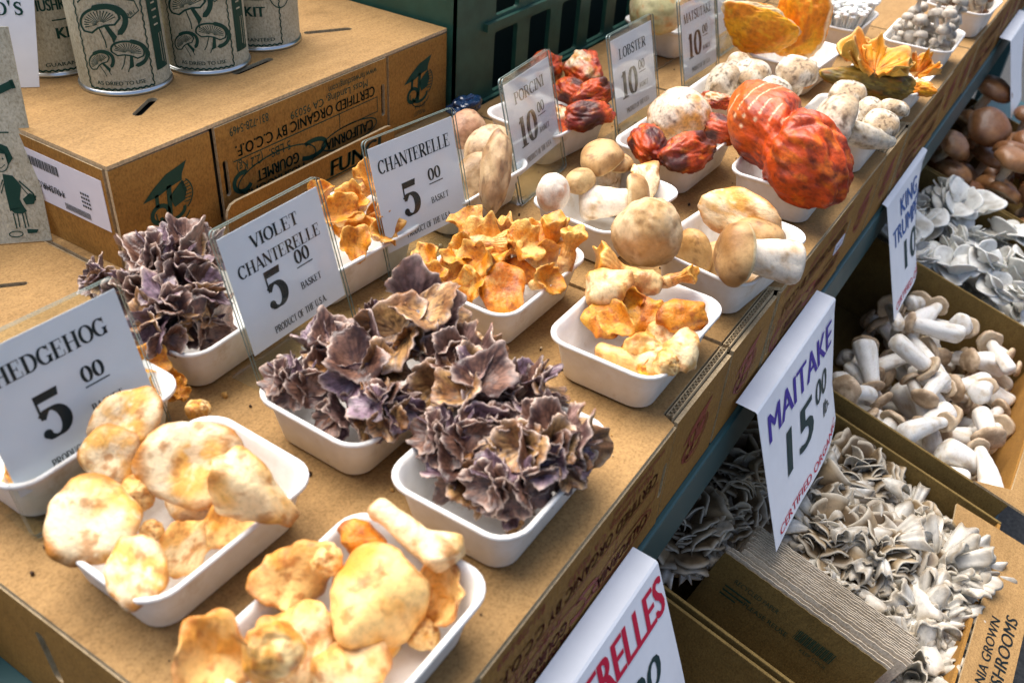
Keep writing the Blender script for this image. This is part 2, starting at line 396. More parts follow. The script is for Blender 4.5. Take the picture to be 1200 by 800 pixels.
# ---- brown mushroom cartons
def logo(A, cx, cy, s, below=()):
    # a bunch of mushrooms under a leaf-shaped cap, upside down on the print
    A.poly([(cx + s * a, cy + s * b) for a, b in ((-.95, .25), (-.45, .62), (.1, .92), (.6, 1.02), (1.0, 1.12), (.75, .72), (.7, .5), (.2, .42), (-.3, .28))])
    A.ell(cx - .35 * s, cy - .38 * s, .34 * s, .3 * s, .16 * s)
    A.poly([(cx + s * a, cy + s * b) for a, b in ((-.45, .35), (-.3, .35), (-.35, -.1), (-.5, -.1))])
    A.poly([(cx + s * a, cy + s * b) for a, b in ((.05, .5), (.25, .5), (.1, -.7), (-.08, -.7))])
    A.poly([(cx + s * a, cy + s * b) for a, b in ((.1, .1), (.72, .5), (.85, .1), (.7, -.25), (.25, -.35))])
    A.ell(cx + .15 * s, cy - .5 * s, .5 * s, .28 * s, .14 * s, 180, 370)
    A.ell(cx + .2 * s, cy - .4 * s, .72 * s, .62 * s, .05 * s, 170, 330)
    A.ell(cx + .45 * s, cy + .0 * s, .62 * s, .62 * s, .05 * s, -60, 50)
    for k in range(7):
        t = R(-35 + 13 * k); A.stroke([(cx + s * (.4 + .32 * math.cos(t)), cy + s * .55 * math.sin(t)), (cx + s * (.45 + .58 * math.cos(t)), cy + s * .6 * math.sin(t))], .035 * s)
    for k, (t, w) in enumerate(below): A.text(t, cx + .15 * s, cy - (1.0 + .3 * k) * s + .1 * s, .2 * s, w * s, rot=math.pi)
def main_print(A, w, h, flip=True):
    # reads right way up in its own frame, then turned over like the boxes in the stall
    B = Art()
    B.text('www.farwestfungi.com', .20 * w, .06 * h, .075 * h, .34 * w)
    B.text('Moss Landing, CA 95039', .36 * w, .155 * h, .085 * h, .52 * w)
    B.text('831-728-5469', .86 * w, .06 * h, .085 * h, .22 * w)
    B.text('CERTIFIED ORGANIC BY C.C.O.F.', .5 * w, .265 * h, .115 * h, .9 * w, bold=.0003)
    B.rect(.30 * w, .97 * w, .405 * h, .417 * h)
    B.text('5 LBS.', .70 * w, .45 * h, .10 * h, .13 * w); B.text('(2.2 Kg)', .88 * w, .45 * h, .10 * h, .15 * w)
    for x0, x1, y0, y1 in ((.03, .31, .405, .415), (.03, .31, .58, .59), (.03, .034, .41, .59), (.306, .31, .41, .59)): B.rect(x0 * w, x1 * w, y0 * h, y1 * h)
    B.text('CALIFORNIA', .24 * w, .645 * h, .12 * h, .34 * w, bold=.0005); B.text('GOURMET', .72 * w, .62 * h, .12 * h, .26 * w, bold=.0005); B.text('MUSHROOMS', .74 * w, .77 * h, .09 * h, .36 * w, bold=.0004)
    B.ell(.24 * w, .70 * h, .20 * w, .12 * h, .016 * h, 0, 360); B.ell(.72 * w, .70 * h, .24 * w, .19 * h, .016 * h, 150, 400); B.ell(.50 * w, .66 * h, .09 * w, .09 * h, .05 * h, 40, 300); B.ell(.93 * w, .66 * h, .05 * w, .10 * h, .05 * h, -120, 150); B.stroke([(.45 * w, .86 * h), (.62 * w, .93 * h), (.85 * w, .92 * h), (.95 * w, .86 * h)], .02 * h)
    if flip: B.flip180(w / 2, h / 2)
    A.add(B.V, B.F)
def corr(mb, x0, x1, y, z, mi, th=.005, amp=.0016):
    n = int((x1 - x0) / .0011); P = [(x0 + (x1 - x0) * i / n, y + amp * math.sin(i * 1.35)) for i in range(n + 1)]
    for off in (-th / 2, th / 2): mb.box(x0, x1, y + off - .0005, y + off + .0005, z - .006, z, mi)
    V = []; F = []
    for i, (a, b) in enumerate(P): V += [(a, b - .0004, z), (a, b + .0004, z), (a, b + .0004, z - .005), (a, b - .0004, z - .005)]
    for i in range(n):
        for k in range(4): F.append((4 * i + k, 4 * i + 4 + k, 4 * i + 4 + (k + 1) % 4, 4 * i + (k + 1) % 4))
    mb.add(V, F, mi)
FX = lambda x0, y, z0: Matrix(((1, 0, 0, x0), (0, 0, -1, y), (0, 1, 0, z0), (0, 0, 0, 1)))       # panel facing -Y
LX = lambda x, y1, z0: Matrix(((0, 0, -1, x), (-1, 0, 0, y1), (0, 1, 0, z0), (0, 0, 0, 1)))     # panel facing -X
PAN = .109
def carton(label, x0, x1, y0, y1, z0, z1, inkm, slots=(), printed=True, open_l=False, open_r=False, below_l=(), below_r=(), side_slots=()):
    t = thing('mushroom_carton', label, 'carton', ((x0 + x1) / 2, (y0 + y1) / 2, z0), group='closed brown mushroom cartons')
    I = inT(t); h = z1 - z0; T = .0035
    MB().box(x0 + .006, x1 - .006, y0 + .008, y1 - .006, z0 + .001, z1 - .008, 0, I).build('dark_core', [DARK_CORE], t)  # added dark block; shade behind the gaps is put into its colour
    # top sheet, notched back where the corner flaps stand open
    P = [(x0 + .001, y1), (x0 + .001, y0 + (.012 if open_l else .0))]
    if open_l: P += [(x0 + PAN, y0 + .012), (x0 + PAN + .006, y0)]
    if open_r: P += [(x1 - PAN - .006, y0), (x1 - PAN, y0 + .012), (x1 - .001, y0 + .012)]
    else: P += [(x1 - .001, y0)]
    P += [(x1 - .001, y1)]
    MB().plate(P, T, [slot(*s) for s in slots], 0, I @ Matrix.Translation((0, 0, z1)), 1).build('top_panel', [KRAFT, CUT], t, bevel=.001)
    # front: corner panels and a middle panel with real gaps between them
    hp = h - T - .0008
    for s in (0, 1):
        xa, xb = ((x0 + .001, x0 + PAN - .002) if s == 0 else (x1 - PAN + .002, x1 - .001))
        A = Art()
        if printed: logo(A, (xb - xa) * .48, hp * .5, .026, below_l if s == 0 else below_r)
        m = MB().plate([(0, 0), (xb - xa, 0), (xb - xa, hp - .001), (0, hp)], T, (), 0, I @ FX(xa, y0, z0), 1)
        m.art(A, 2, I @ FX(xa, y0, z0)); m.build('corner_panel', [KRAFT2, CUT, inkm], t)
        if (s == 0 and open_l) or (s == 1 and open_r):
            c = MB(); corr(c, xa, xb, y0 + .0075, z1 - .001, 0)
            for i in range(len(c.V)): c.V[i] = tuple(I @ Vector(c.V[i]))
            c.build('corrugated_edge', [CUT], t)
    xa, xb = x0 + PAN + .003, x1 - PAN - .003; w = xb - xa
    A = Art()
    if printed: main_print(A, w - .02, hp)
    A.V = [(a + .01, b) for a, b in A.V]
    m = MB().plate([(0, 0), (w, 0), (w, hp), (0, hp)], T, [slot(.007, hp * .45, .036, .006, math.pi / 2), slot(w - .007, hp * .52, .036, .006, math.pi / 2)], 0, I @ FX(xa, y0 - .0012, z0), 1)
    m.art(A, 2, I @ FX(xa, y0 - .0012, z0)); m.build('front_panel', [KRAFT2, CUT, inkm], t)
    L = y1 - y0 - .006
    MB().plate([(0, 0), (L, 0), (L, hp), (0, hp)], T, [slot(*s) for s in side_slots], 0, I @ LX(x0, y1, z0), 1).build('end_panel', [KRAFT2, CUT], t)
    MB().box(x1 - T, x1, y0 + .006, y1, z0, z0 + hp, 0, I).build('end_panel', [KRAFT2], t)
    MB().box(x0 + T, x1 - T - .0005, y1 - T, y1 - .0005, z0, z0 + hp, 0, I).build('back_panel', [KRAFT2], t)
    return t
H0 = -.107
XS = (.146, .630, 1.114, 1.598, 2.082, 2.566)
names = ('carton with red print at the near left end of the front row', 'carton with red print above the maitake sign, white sticker on its face', 'carton with red print behind the king trumpets sign, corner flap gaping open', 'carton at the far end of the front row beside the last tray', 'farthest carton of the front row, cut by the upper right picture corner')
for i in range(5):
    carton('closed kraft ' + names[i], XS[i], XS[i + 1] - .003, .155, .486, H0, 0, INKR,
           slots=[((XS[i] + .365), .263 - .002, .030, .006, R(-35)), (XS[i] + .12, .40, .03, .006, R(30))] if i < 2 else (),
           open_l=i in (1, 2), open_r=(i == 0), side_slots=[(.10, .06, .045, .009, math.pi / 2 + .1), (.20, .05, .045, .009, math.pi / 2)] if i == 0 else ())
b2 = carton('closed kraft carton at far left carrying the tan story card', -.09, .394, .489, .81, H0, 0, INKR, slots=[(.325, .69, .05, .006, R(-40))], printed=False)
for i in range(1, 4):
    carton('closed kraft carton hidden under the ' + ('box with cans on top', 'tray of lobster pieces by the green crate', 'rear matsutake tray')[i - 1], .397 + (i - 1) * .486, .397 + i * .486 - .003, .489, .81 if i == 1 else .60, H0, 0, INKR, printed=False)
carton('closed kraft carton in the third row behind the tan story card', -.09, .394, .813, 1.14, H0, 0, INKR, printed=False)
FB = carton('kraft carton turned upside down, dark green print, four cans standing on its top', .406, .870, .625, .955, .0005, .0985, INKG,
            slots=[(.505, .697, .042, .009, R(28)), (.640, .699, .056, .009, R(4)), (.77, .716, .055, .009, R(-30))], below_l=(('EAT', .45), ('COOK', .6)), below_r=(('OF U.S.A.', .8), ('PRODUCT', .8)))
I = inT(FB)
A = Art()
A.text('MUSHROOMS', .075, .012, .007, .055, rot=0); A.flip180(.055, .016)
for k in range(34):
    x = .012 + k * .0015 + (.0004 if k % 3 else 0); A.rect(x, x + (.0006 if k % 2 else .001), .033, .042)
for k in range(20):
    x = .062 + k * .0017; A.rect(x, x + .0008, .003, .009)
for k in range(16): A.rect(.088 + (k % 4) * .003, .090 + (k % 4) * .003, .014 + (k // 4) * .004, .016 + (k // 4) * .004)
A.text('3 LB MIX', .05, .018, .004, .03, rot=math.pi)
m = MB().plate([(0, 0), (.12, 0), (.12, .048), (0, .048)], .0004, (), 0, I @ LX(.4056, .755, .035)); m.art(A, 1, I @ LX(.4056, .755, .035)); m.build('barcode_sticker', [STICK, INKK], FB)
# upright flap with rounded corners standing before the box
fl = thing('cardboard_flap', 'upright kraft flap with rounded corners leaning on the upside-down carton', 'cardboard flap', (.65, .60, 0))
A = Art(); A.text('FUNGI', .178, .0045, .0165, .078, bold=.0012, shear=.1); A.stroke([(.125, .0025), (.225, .0025)], .0015)
O_ = [(0, 0), (.243, 0), (.243, .016)] + [(.231 + .012 * math.cos(R(a)), .016 + .012 * math.sin(R(a))) for a in (30, 60, 90)] + [(.012 + .012 * math.cos(R(a)), .016 + .012 * math.sin(R(a))) for a in (90, 120, 150, 180)]
m = MB().plate(O_, .003, (), 0, inT(fl) @ FX(.505, .606, .0005), 1); m.art(A, 2, inT(fl) @ FX(.505, .606, .0005)); m.build('board', [KRAFT2, CUT, INKG], fl)
# little white price sticker on carton B
MBs = MB(); A = Art(); A.text('0417', .018, .004, .005, .024)
MBs.plate(rrect(0, .036, 0, .014, .003), .0004, (), 0, FX(.945, .1530, -.062)); MBs.art(A, 1, FX(.945, .1530, -.062)); tag(MBs.build('sticker', [STICK, INKB]), 'small white oblong sticker on the carton front behind the maitake sign', 'sticker')

# ---- green plastic crate behind the trays
cr = thing('plastic_crate', 'dark green slatted plastic crate standing behind the table', 'crate', (1.35, .75, -.1)); I = inT(cr)
holes = []
for k in range(11):
    xa = .955 + .0 + k * .082
    for z0, z1 in ((-.08, -.02), (.0, .075), (.095, .17), (.19, .265)):
        holes.append(rrect(xa, xa + .052, z0 + .1, z1 + .1, .004, 2))
MB().plate([(.875, 0), (1.86, 0), (1.86, .42), (.875, .42)], .006, holes, 0, I @ FX(0, .615, -.1)).build('slatted_side', [CRATE], cr)
for z0 in (-.012, .082, .176):
    MB().box(.93, 1.86, .609, .6148, z0, z0 + .009, 0, I).build('rib', [CRATE], cr)
MB().box(.875, .882, .6155, 1.0, -.1, .32, 0, I).build('end_wall', [CRATE], cr)
MB().box(.883, 1.86, .99, 1.0, -.1, .32, 0, I).build('back_wall', [CRATE], cr)
MB().box(.883, 1.86, .622, .989, -.1, -.09, 0, I).build('crate_floor', [CRATE], cr)
MB().box(.90, 1.80, .70, .95, -.089, .28, 0, I).build('dark_filler', [DARK], cr)  # added block; the shade seen through the slats is its colour
c2 = thing('plastic_crate', 'dark green plastic crate behind the box of cans', 'crate', (.65, 1.2, -.1)); I = inT(c2)
MB().plate([(-.3, 0), (.86, 0), (.86, .40), (-.3, .40)], .006, [rrect(-.27 + k * .09, -.21 + k * .09, .12 + .1 * j, .19 + .1 * j, .004, 2) for k in range(12) for j in range(3)], 0, I @ FX(0, 1.16, -.1)).build('slatted_side', [CRATE], c2)
MB().box(-.29, .85, 1.17, 1.5, -.1, .3, 0, I).build('dark_filler', [DARK], c2)  # dark block standing for shade in the rear crate
# crumpled blue plastic
def sphere_grid(m, n):
    th = np.linspace(.02, math.pi - .02, m)[:, None]; ph = np.linspace(0, 2 * math.pi, n, endpoint=False)[None, :]
    return np.stack([np.sin(th) * np.cos(ph), np.sin(th) * np.sin(ph), np.cos(th) * np.ones_like(ph)], -1), grid_faces(m, n)
def grid_faces(m, n, wrap=True, caps=True):
    F = []
    for i in range(m - 1):
        for j in range(n if wrap else n - 1):
            k = (j + 1) % n; F.append((i * n + j, (i + 1) * n + j, (i + 1) * n + k, i * n + k))
    if wrap and caps: F.append(tuple(range(n))); F.append(tuple((m - 1) * n + j for j in range(n - 1, -1, -1)))
    return F
G, F = sphere_grid(30, 40); q = G * (.7 + .5 * np.abs(fbm(G * 1.3, 5, 2) - .5)[..., None] * 2.2)
me = make_mesh('crumpled_plastic_bag', (q * [.03, .018, .016]).reshape(-1, 3), F, [BLUEB], smooth=False)
tag(link('crumpled_plastic_bag', me, None, Matrix.Translation((*at(545, 122, .02)[:2], .016))), 'crumpled shiny blue plastic bag behind the chanterelle sign', 'plastic bag')

# ------------------------------------------------------------------ cans and cards at the upper left
def can(px, py, label, words, phi0, seed):
    p = at(px, py, .0985); d = np.array([p[0], p[1]]); d /= np.linalg.norm(d); rad = .0415
    c = p[:2] + d * rad
    t = thing('mushroom_can', label, 'can', (c[0], c[1], .0985), group='cans on the upside-down carton')
    n = 64; H = .125
    prof = [(rad - .004, 0), (rad + .0008, .0), (rad + .0012, .0018), (rad + .0003, .004), (rad - .0012, .0048)]
    V = [(r * math.cos(2 * math.pi * j / n), r * math.sin(2 * math.pi * j / n), z) for r, z in prof for j in range(n)]
    link('bottom_rim', make_mesh('bottom_rim', V, grid_faces(len(prof), n), [TIN], smooth=True), t)
    prof = [(rad - .0012, H), (rad + .0003, H + .001), (rad + .001, H + .003), (rad - .002, H + .003), (rad - .003, H), (.001, H - .001)]
    V = [(r * math.cos(2 * math.pi * j / n), r * math.sin(2 * math.pi * j / n), z) for r, z in prof for j in range(n)]
    link('lid', make_mesh('lid', V, grid_faces(len(prof), n), [TIN], smooth=True), t)
    A = Art(); rng = random.Random(seed)
    # drawn in unrolled label space: x along the circumference (0 = facing the camera), y up
    for x0, x1 in ((-.052, .052),):
        wob = lambda k: .0007 * math.sin(k * 1.7)
        A.stroke([(-.03 + .06 * k / 40, .0065 + wob(k)) for k in range(41)], .0016)
        for sx in (-.03, .03): A.stroke([(sx + wob(k), .0065 + .112 * k / 60) for k in range(61)], .0014)
    A.text(words[0], 0, .0105, .0035, .044, bold=.0001)
    def mush(cx, cy, s, rot):
        c, q = math.cos(rot), math.sin(rot); T = lambda a, b: (cx + s * (c * a - q * b), cy + s * (q * a + c * b))
        A.stroke([T(1.12 * math.cos(R(a)) + .1, .76 * math.sin(R(a)) - .12) for a in range(-70, 100, 8)], [.02 * s] + [.26 * s] * 20 + [.02 * s])
        A.stroke([T(math.cos(R(a)), .62 * math.sin(R(a))) for a in range(-20, 201, 10)], .12 * s)
        A.stroke([T(.94, -.2), T(.6, -.36), T(.2, -.24), T(-.2, -.24), T(-.6, -.36), T(-.94, -.2)], .09 * s)
        for k in range(15):
            a = R(6 + 12 * k); A.stroke([T(.16 * math.cos(a), -.1 + .1 * math.sin(a)), T(.82 * math.cos(a), -.1 + .6 * math.sin(a))], [.02 * s, .055 * s])
        A.stroke([T(.14, -.2), T(.18, -.9), T(.1, -1.3)], .06 * s); A.stroke([T(-.14, -.2), T(-.2, -.9), T(-.3, -1.2)], .06 * s)
        A.poly([T(.12, -.2), T(.3, -.25), T(.42, -.9), T(.16, -1.1)])
    if words[1] == 'art':
        mush(-.009, .068, .0185, .35); mush(.011, .041, .0145, -.25); mush(-.0165, .032, .0115, .6)
        B = [(-.026, .083), (-.012, .094), (.008, .089), (.024, .084), (.027, .075), (.018, .070), (.006, .076)]
        A.stroke(B, .0012); A.text('MUSHROOMS', .002, .0875, .0065, .036, bold=.0002, rot=-.12); A.text('1981', .018, .072, .003, .010, rot=.3)
        # dark side band with lines of writing
        A.poly([(.036, .018), (.054, .018), (.054, .12), (.036, .12)])
    else:
        A.text('MUSHROOM', .002, .062, .010, .05, bold=.0004); A.text('KIT', .004, .036, .010, .02, bold=.0006); A.stroke([(-.008, .053), (.014, .053)], .0012)
        A.ell(.032, .06, .0125, .017, .0012); mush(.032, .064, .009, 0)
    B = MB(); Vg = []; nn = 96; zz = (.0048, .04, .08, H)
    for z in zz: Vg += [((rad - .0006) * math.cos(2 * math.pi * j / nn), (rad - .0006) * math.sin(2 * math.pi * j / nn), z) for j in range(nn)]
    B.add(Vg, grid_faces(len(zz), nn, True, False), 0)
    cam_a = math.atan2(-c[1], -c[0]) + phi0
    # fine subdivision of the art: long faces are cut so they follow the curve
    fv = []; ff = []
    for f in A.F:
        P = [A.V[i] for i in f]
        xs = [p[0] for p in P]
        k = max(1, int((max(xs) - min(xs)) / .006))
        if k > 1 and len(P) == 4:
            for i in range(k):
                a, b = i / k, (i + 1) / k
                L_ = lambda p, q, t: (p[0] + (q[0] - p[0]) * t, p[1] + (q[1] - p[1]) * t)
                long01 = abs(P[1][0] - P[0][0]) >= abs(P[3][0] - P[0][0])
                Q = [L_(P[0], P[1], a), L_(P[0], P[1], b), L_(P[3], P[2], b), L_(P[3], P[2], a)] if long01 else [L_(P[0], P[3], a), L_(P[1], P[2], a), L_(P[1], P[2], b), L_(P[0], P[3], b)]
                ff.append([len(fv) + j for j in range(4)]); fv += Q
        else:
            ff.append([len(fv) + j for j in range(len(P))]); fv += P
    A.V, A.F = fv, ff
    rr = rad - .0006 + .0004
    B.art(A, 1, wrap=lambda x, y, z: (rr * math.cos(cam_a + x / rad), rr * math.sin(cam_a + x / rad), y))
    if words[1] == 'art':
        D = Art(); rg = random.Random(4)
        for k in range(9): D.rect(.041, .041 + rg.uniform(.005, .010), .058 + k * .0065, .0595 + k * .0065)
        D.stroke([(.050, .022), (.050, .05), (.046, .05), (.046, .024)], .0008)
        B.art(D, 2, wrap=lambda x, y, z: ((rr + .0003) * math.cos(cam_a + x / rad), (rr + .0003) * math.sin(cam_a + x / rad), y))
    B.build('paper_label', [LABELP, INKG, LABELP], t)
can(152, 113, 'largest tan can with green drawn mushrooms and a dark side band', ('AS DRIED TO USE', 'art'), -.12, 1)
can(246, 89, 'second tan can from the left edge of the group, big gilled mushroom drawing', ('AS DRIED TO USE', 'art'), -.1, 2)
can(308, 61, 'rightmost tan can, lettered KIT beside an oval picture', ('GUARANTEED', 'kit'), -.2, 3)
can(70, 91, 'shaded tan can behind the white card', ('GUARANTEED', 'kit'), .3, 4)

def plane_m(p0, u, n):     # local x = u, y = up along the sheet, z = n (towards the viewer)
    u = Vector(u).normalized(); n = Vector(n).normalized(); v = n.cross(u)
    return Matrix(((u.x, v.x, n.x, p0[0]), (u.y, v.y, n.y, p0[1]), (u.z, v.z, n.z, p0[2]), (0, 0, 0, 1)))
# tan story card standing on the left carton
br = Vector((.398, .716, .001)); bl = br + Vector((-.165, .15, 0)); u = (br - bl).normalized()
nn_ = Vector((u.y, -u.x, 0)); nn_ = nn_ if nn_.dot(Vector((-1, -.6, 0))) > 0 else -nn_
nrm = (nn_ * math.cos(R(13)) + Vector((0, 0, math.sin(R(13))))).normalized()
wd = (br - bl).length
A = Art(); k = .00115
XY = lambda a, b: (wd - (65 - (275 - b) * .196 - a) * .00080 + .003, (275 - b) * .00100)
def S_(P, w): A.stroke([XY(a, b) for a, b in P], w)
def P_(P): A.poly([XY(a, b) for a, b in P])
P_([(0, 190), (10, 186), (20, 190), (25, 200), (20, 206), (17, 196), (6, 194), (2, 204), (-2, 198)])
A.ell(*XY(12, 201), .0064, .0100, .0009)
A.disc(*XY(9, 199), .0007, .0009); A.disc(*XY(15, 200), .0007, .0009); S_([(9, 206), (13, 208), (17, 205)], .0007)
P_([(14, 213), (24, 215), (32, 224), (30, 236), (34, 243), (20, 246), (16, 228)])
S_([(14, 218), (10, 228), (4, 212), (1, 203)], .0010); S_([(15, 221), (12, 230)], .0008)
S_([(30, 220), (44, 232), (46, 238)], .0012); S_([(31, 224), (42, 236)], .0008)
P_([(33, 236), (40, 231), (47, 234), (44, 241), (36, 241)])
P_([(20, 244), (34, 243), (37, 247), (32, 249), (24, 248)])
S_([(23, 248), (26, 262)], .0010); S_([(27, 248), (29, 261)], .0009); S_([(32, 248), (35, 262)], .0010); S_([(35, 248), (38, 261)], .0009)
A.ell(*XY(25, 267), .0055, .0026, .0009); P_([(36, 263), (48, 264), (46, 267), (37, 267)])
for j, (a, b) in enumerate(((-30, 22), (-30, 12))): S_([(a, 177 + 6 * j), (b, 178 + 6 * j)], .0012)
for j, b in enumerate((6, 8, 10, 4, 5)): S_([(-30, 231 + 6 * j), (b, 232 + 6 * j)], .0010)
S_([(-4, 150), (28, 138)], .006); S_([(26, 135), (29, 142)], .003); P_([(-20, 128), (-2, 126), (6, 134), (9, 146), (2, 160), (-20, 160)])
for j in range(3): S_([(-30, 82 + 14 * j), (4 + 2 * (j % 2), 83 + 14 * j)], .0022)
mm = plane_m(bl, u, nrm)
m = MB().plate([(0, 0), (wd, 0), (wd, .182), (0, .182)], .0016, (), 0, mm); m.art(A, 1, mm)
tag(m.build('story_card', [CARDP, INKG]), 'pale tan card printed with a dark green drawing of a child carrying a basket', 'card')
# white card with serif lettering behind it, standing on the box of cans
p = Vector(at(41, 103, .0985)) + Vector((0, 0, .0006))
u2 = Vector((.72, -.69, 0)).normalized(); n2 = Vector((-.69, -.72, .25)).normalized()
A = Art(); serif(A, 'DAVID', -.0105, .063, .011, None, .22, .08, 'r'); A.poly([(-.0100, .0755), (-.0072, .0755), (-.0085, .070)]); serif(A, 'S', -.0055, .063, .011, None, .22, .08, 'l')
mm = plane_m(p, u2, n2)
m = MB().plate([(-.012, 0), (.004, 0), (.017, .110), (.012, .126), (-.14, .126), (-.12, .05)], .0012, (), 0, mm); m.art(A, 1, mm)
tag(m.build('name_card', [PAPER, INKG]), 'white pointed card with dark serif lettering behind the tan story card', 'card')

# ------------------------------------------------------------------ price signs in acrylic holders
def price_sign(label, x, y, yaw, lines, price, extra=True):
    w, h, lean, z0 = .100, .091, .255, .030
    t = thing('price_sign', label, 'price sign', (x + math.cos(yaw) * w / 2, y + math.sin(yaw) * w / 2, .0008), group='price signs in clear holders')
    u = Vector((math.cos(yaw), math.sin(yaw), 0)); n0 = Vector((-math.sin(yaw), math.cos(yaw), 0))
    up = n0 * math.sin(lean) + Vector((0, 0, math.cos(lean))); nr = u.cross(up)
    mm = inT(t) @ plane_m(Vector((x, y, z0)), u, nr)
    A = Art()
    if len(lines) == 1: serif(A, lines[0], w * .5, h * .74, h * .125, w * min(.86, .085 * len(lines[0]) + .06), .2, .07)
    else: serif(A, lines[0], w * .5, h * .80, h * .105, w * .48, .2, .07); serif(A, lines[1], w * .5, h * .62, h * .105, w * .84, .2, .07)
    wp = serif(A, price, w * (.36 if len(price) == 1 else .36), h * .25, h * .33, None, .25, .06)
    serif(A, '00', w * .68, h * .49, h * .115, None, .22, .06); A.rect(w * .60, w * .77, h * .455, h * .465)
    serif(A, 'BASKET', w * .70, h * .27, h * .06, w * .22, .2, .08)
    serif(A, 'PRODUCT OF THE U.S.A.', w * .52, h * .06, h * .06, w * .56, .2, .09)
    m = MB().plate([(0, 0), (w, 0), (w, h), (0, h)], .0006, (), 0, mm); m.art(A, 1, mm, .0002); m.build('printed_card', [PAPER, INKK], t)
    zb = -z0 / math.cos(lean)
    pane = rrect(-.0035, w + .0035, zb + .002, h + .0075, .004)
    MB().plate(pane, .0012, (), 0, mm @ Matrix.Translation((0, 0, .0022)), 1).build('front_pane', [ACRY, ACRE], t)
    MB().plate(pane, .0016, (), 0, mm @ Matrix.Translation((0, 0, -.0011)), 1).build('back_pane', [ACRY, ACRE], t)
    f = MB(); f.box(-.0035, w + .0035, -.004, .028, -.0016, 0, 0, inT(t) @ Matrix(((u.x, n0.x, 0, x - n0.x * .004), (u.y, n0.y, 0, y - n0.y * .004), (0, 0, 1, .0026), (0, 0, 0, 1))))
    f.build('foot', [ACRY], t)
price_sign('clear-framed price sign reading HEDGEHOG 5', .181, .433, -.042, ('HEDGEHOG',), '5')
price_sign('clear-framed price sign reading VIOLET CHANTERELLE 5', .361, .424, .019, ('VIOLET', 'CHANTERELLE'), '5')
price_sign('clear-framed price sign reading CHANTERELLE 5 on one line', .531, .438, -.12, ('CHANTERELLE',), '5')
price_sign('clear-framed price sign reading PORCINI 10', .724, .43, .099, ('PORCINI',), '10')
price_sign('clear-framed price sign reading LOBSTER 10', .906, .413, -.005, ('LOBSTER',), '10')
price_sign('clear-framed price sign reading MATSUTAKE 10', 1.08, .41, -.017, ('MATSUTAKE',), '10')
price_sign('farthest clear-framed price sign, price 3 showing', 1.281, .448, .012, ('CHICKEN OF WOODS',), '3')

# ------------------------------------------------------------------ pulp trays
def tray_mesh(L, Wd, H):
    def ring(l, w, r, z, n=6, wob=0):
        P = rrect(-l / 2, l / 2, -w / 2, w / 2, r, n); return [(x, y, z + (wob * (1 if abs(abs(x) / l - .5) > .12 and abs(abs(y) / w - .5) > .12 else 0))) for x, y in P]
    tp = .010
    rings = [ring(L - 2 * tp - .02, Wd - 2 * tp - .02, .010, .003), ring(L - 2 * tp - .006, Wd - 2 * tp - .006, .014, .0006), ring(L - 2 * tp - .0015, Wd - 2 * tp - .0015, .015, .003),
             ring(L - .0105, Wd - .0105, .0165, H - .008), ring(L - .008, Wd - .008, .0175, H - .0045), ring(L - .0006, Wd - .0006, .020, H - .0034), ring(L, Wd, .0205, H - .002), ring(L - .0006, Wd - .0006, .020, H - .0007), ring(L - .0022, Wd - .0022, .019, H - .0002),
             ring(L - .0062, Wd - .0062, .018, H - .0008), ring(L - .0088, Wd - .0088, .017, H - .0032), ring(L - .0125, Wd - .0125, .016, H - .008), ring(L - 2 * tp - .005, Wd - 2 * tp - .005, .013, .0055), ring(L - 2 * tp - .012, Wd - 2 * tp - .012, .011, .0032), ring(L - 2 * tp - .05, Wd - 2 * tp - .05, .006, .0036)]
    n = len(rings[0]); V = np.array([p for r in rings for p in r]); tray_mesh.k = getattr(tray_mesh, 'k', 0) + 1
    for a in range(3): V[:, a] += (fbm(V * 22 + 9 * a, tray_mesh.k * 5 + a, 3) - .5) * (.0022 if a < 2 else .0024) * np.clip(V[:, 2] / .02, 0, 1)
    return make_mesh('pulp_tray', V, grid_faces(len(rings), n), [PULP], smooth=True)
TRAYS = [tray_mesh(.130, .098, .042) for _ in range(4)]
rng = random.Random(3)
def tray(cx, cy, label, rot=0):
    o = link('pulp_tray', TRAYS[rng.randrange(4)], None, Matrix.Translation((cx, cy, .0006)) @ Matrix.Rotation(R(rot), 4, 'Z'))
    return tag(o, label, 'tray', 'white pulp trays on the cartons')
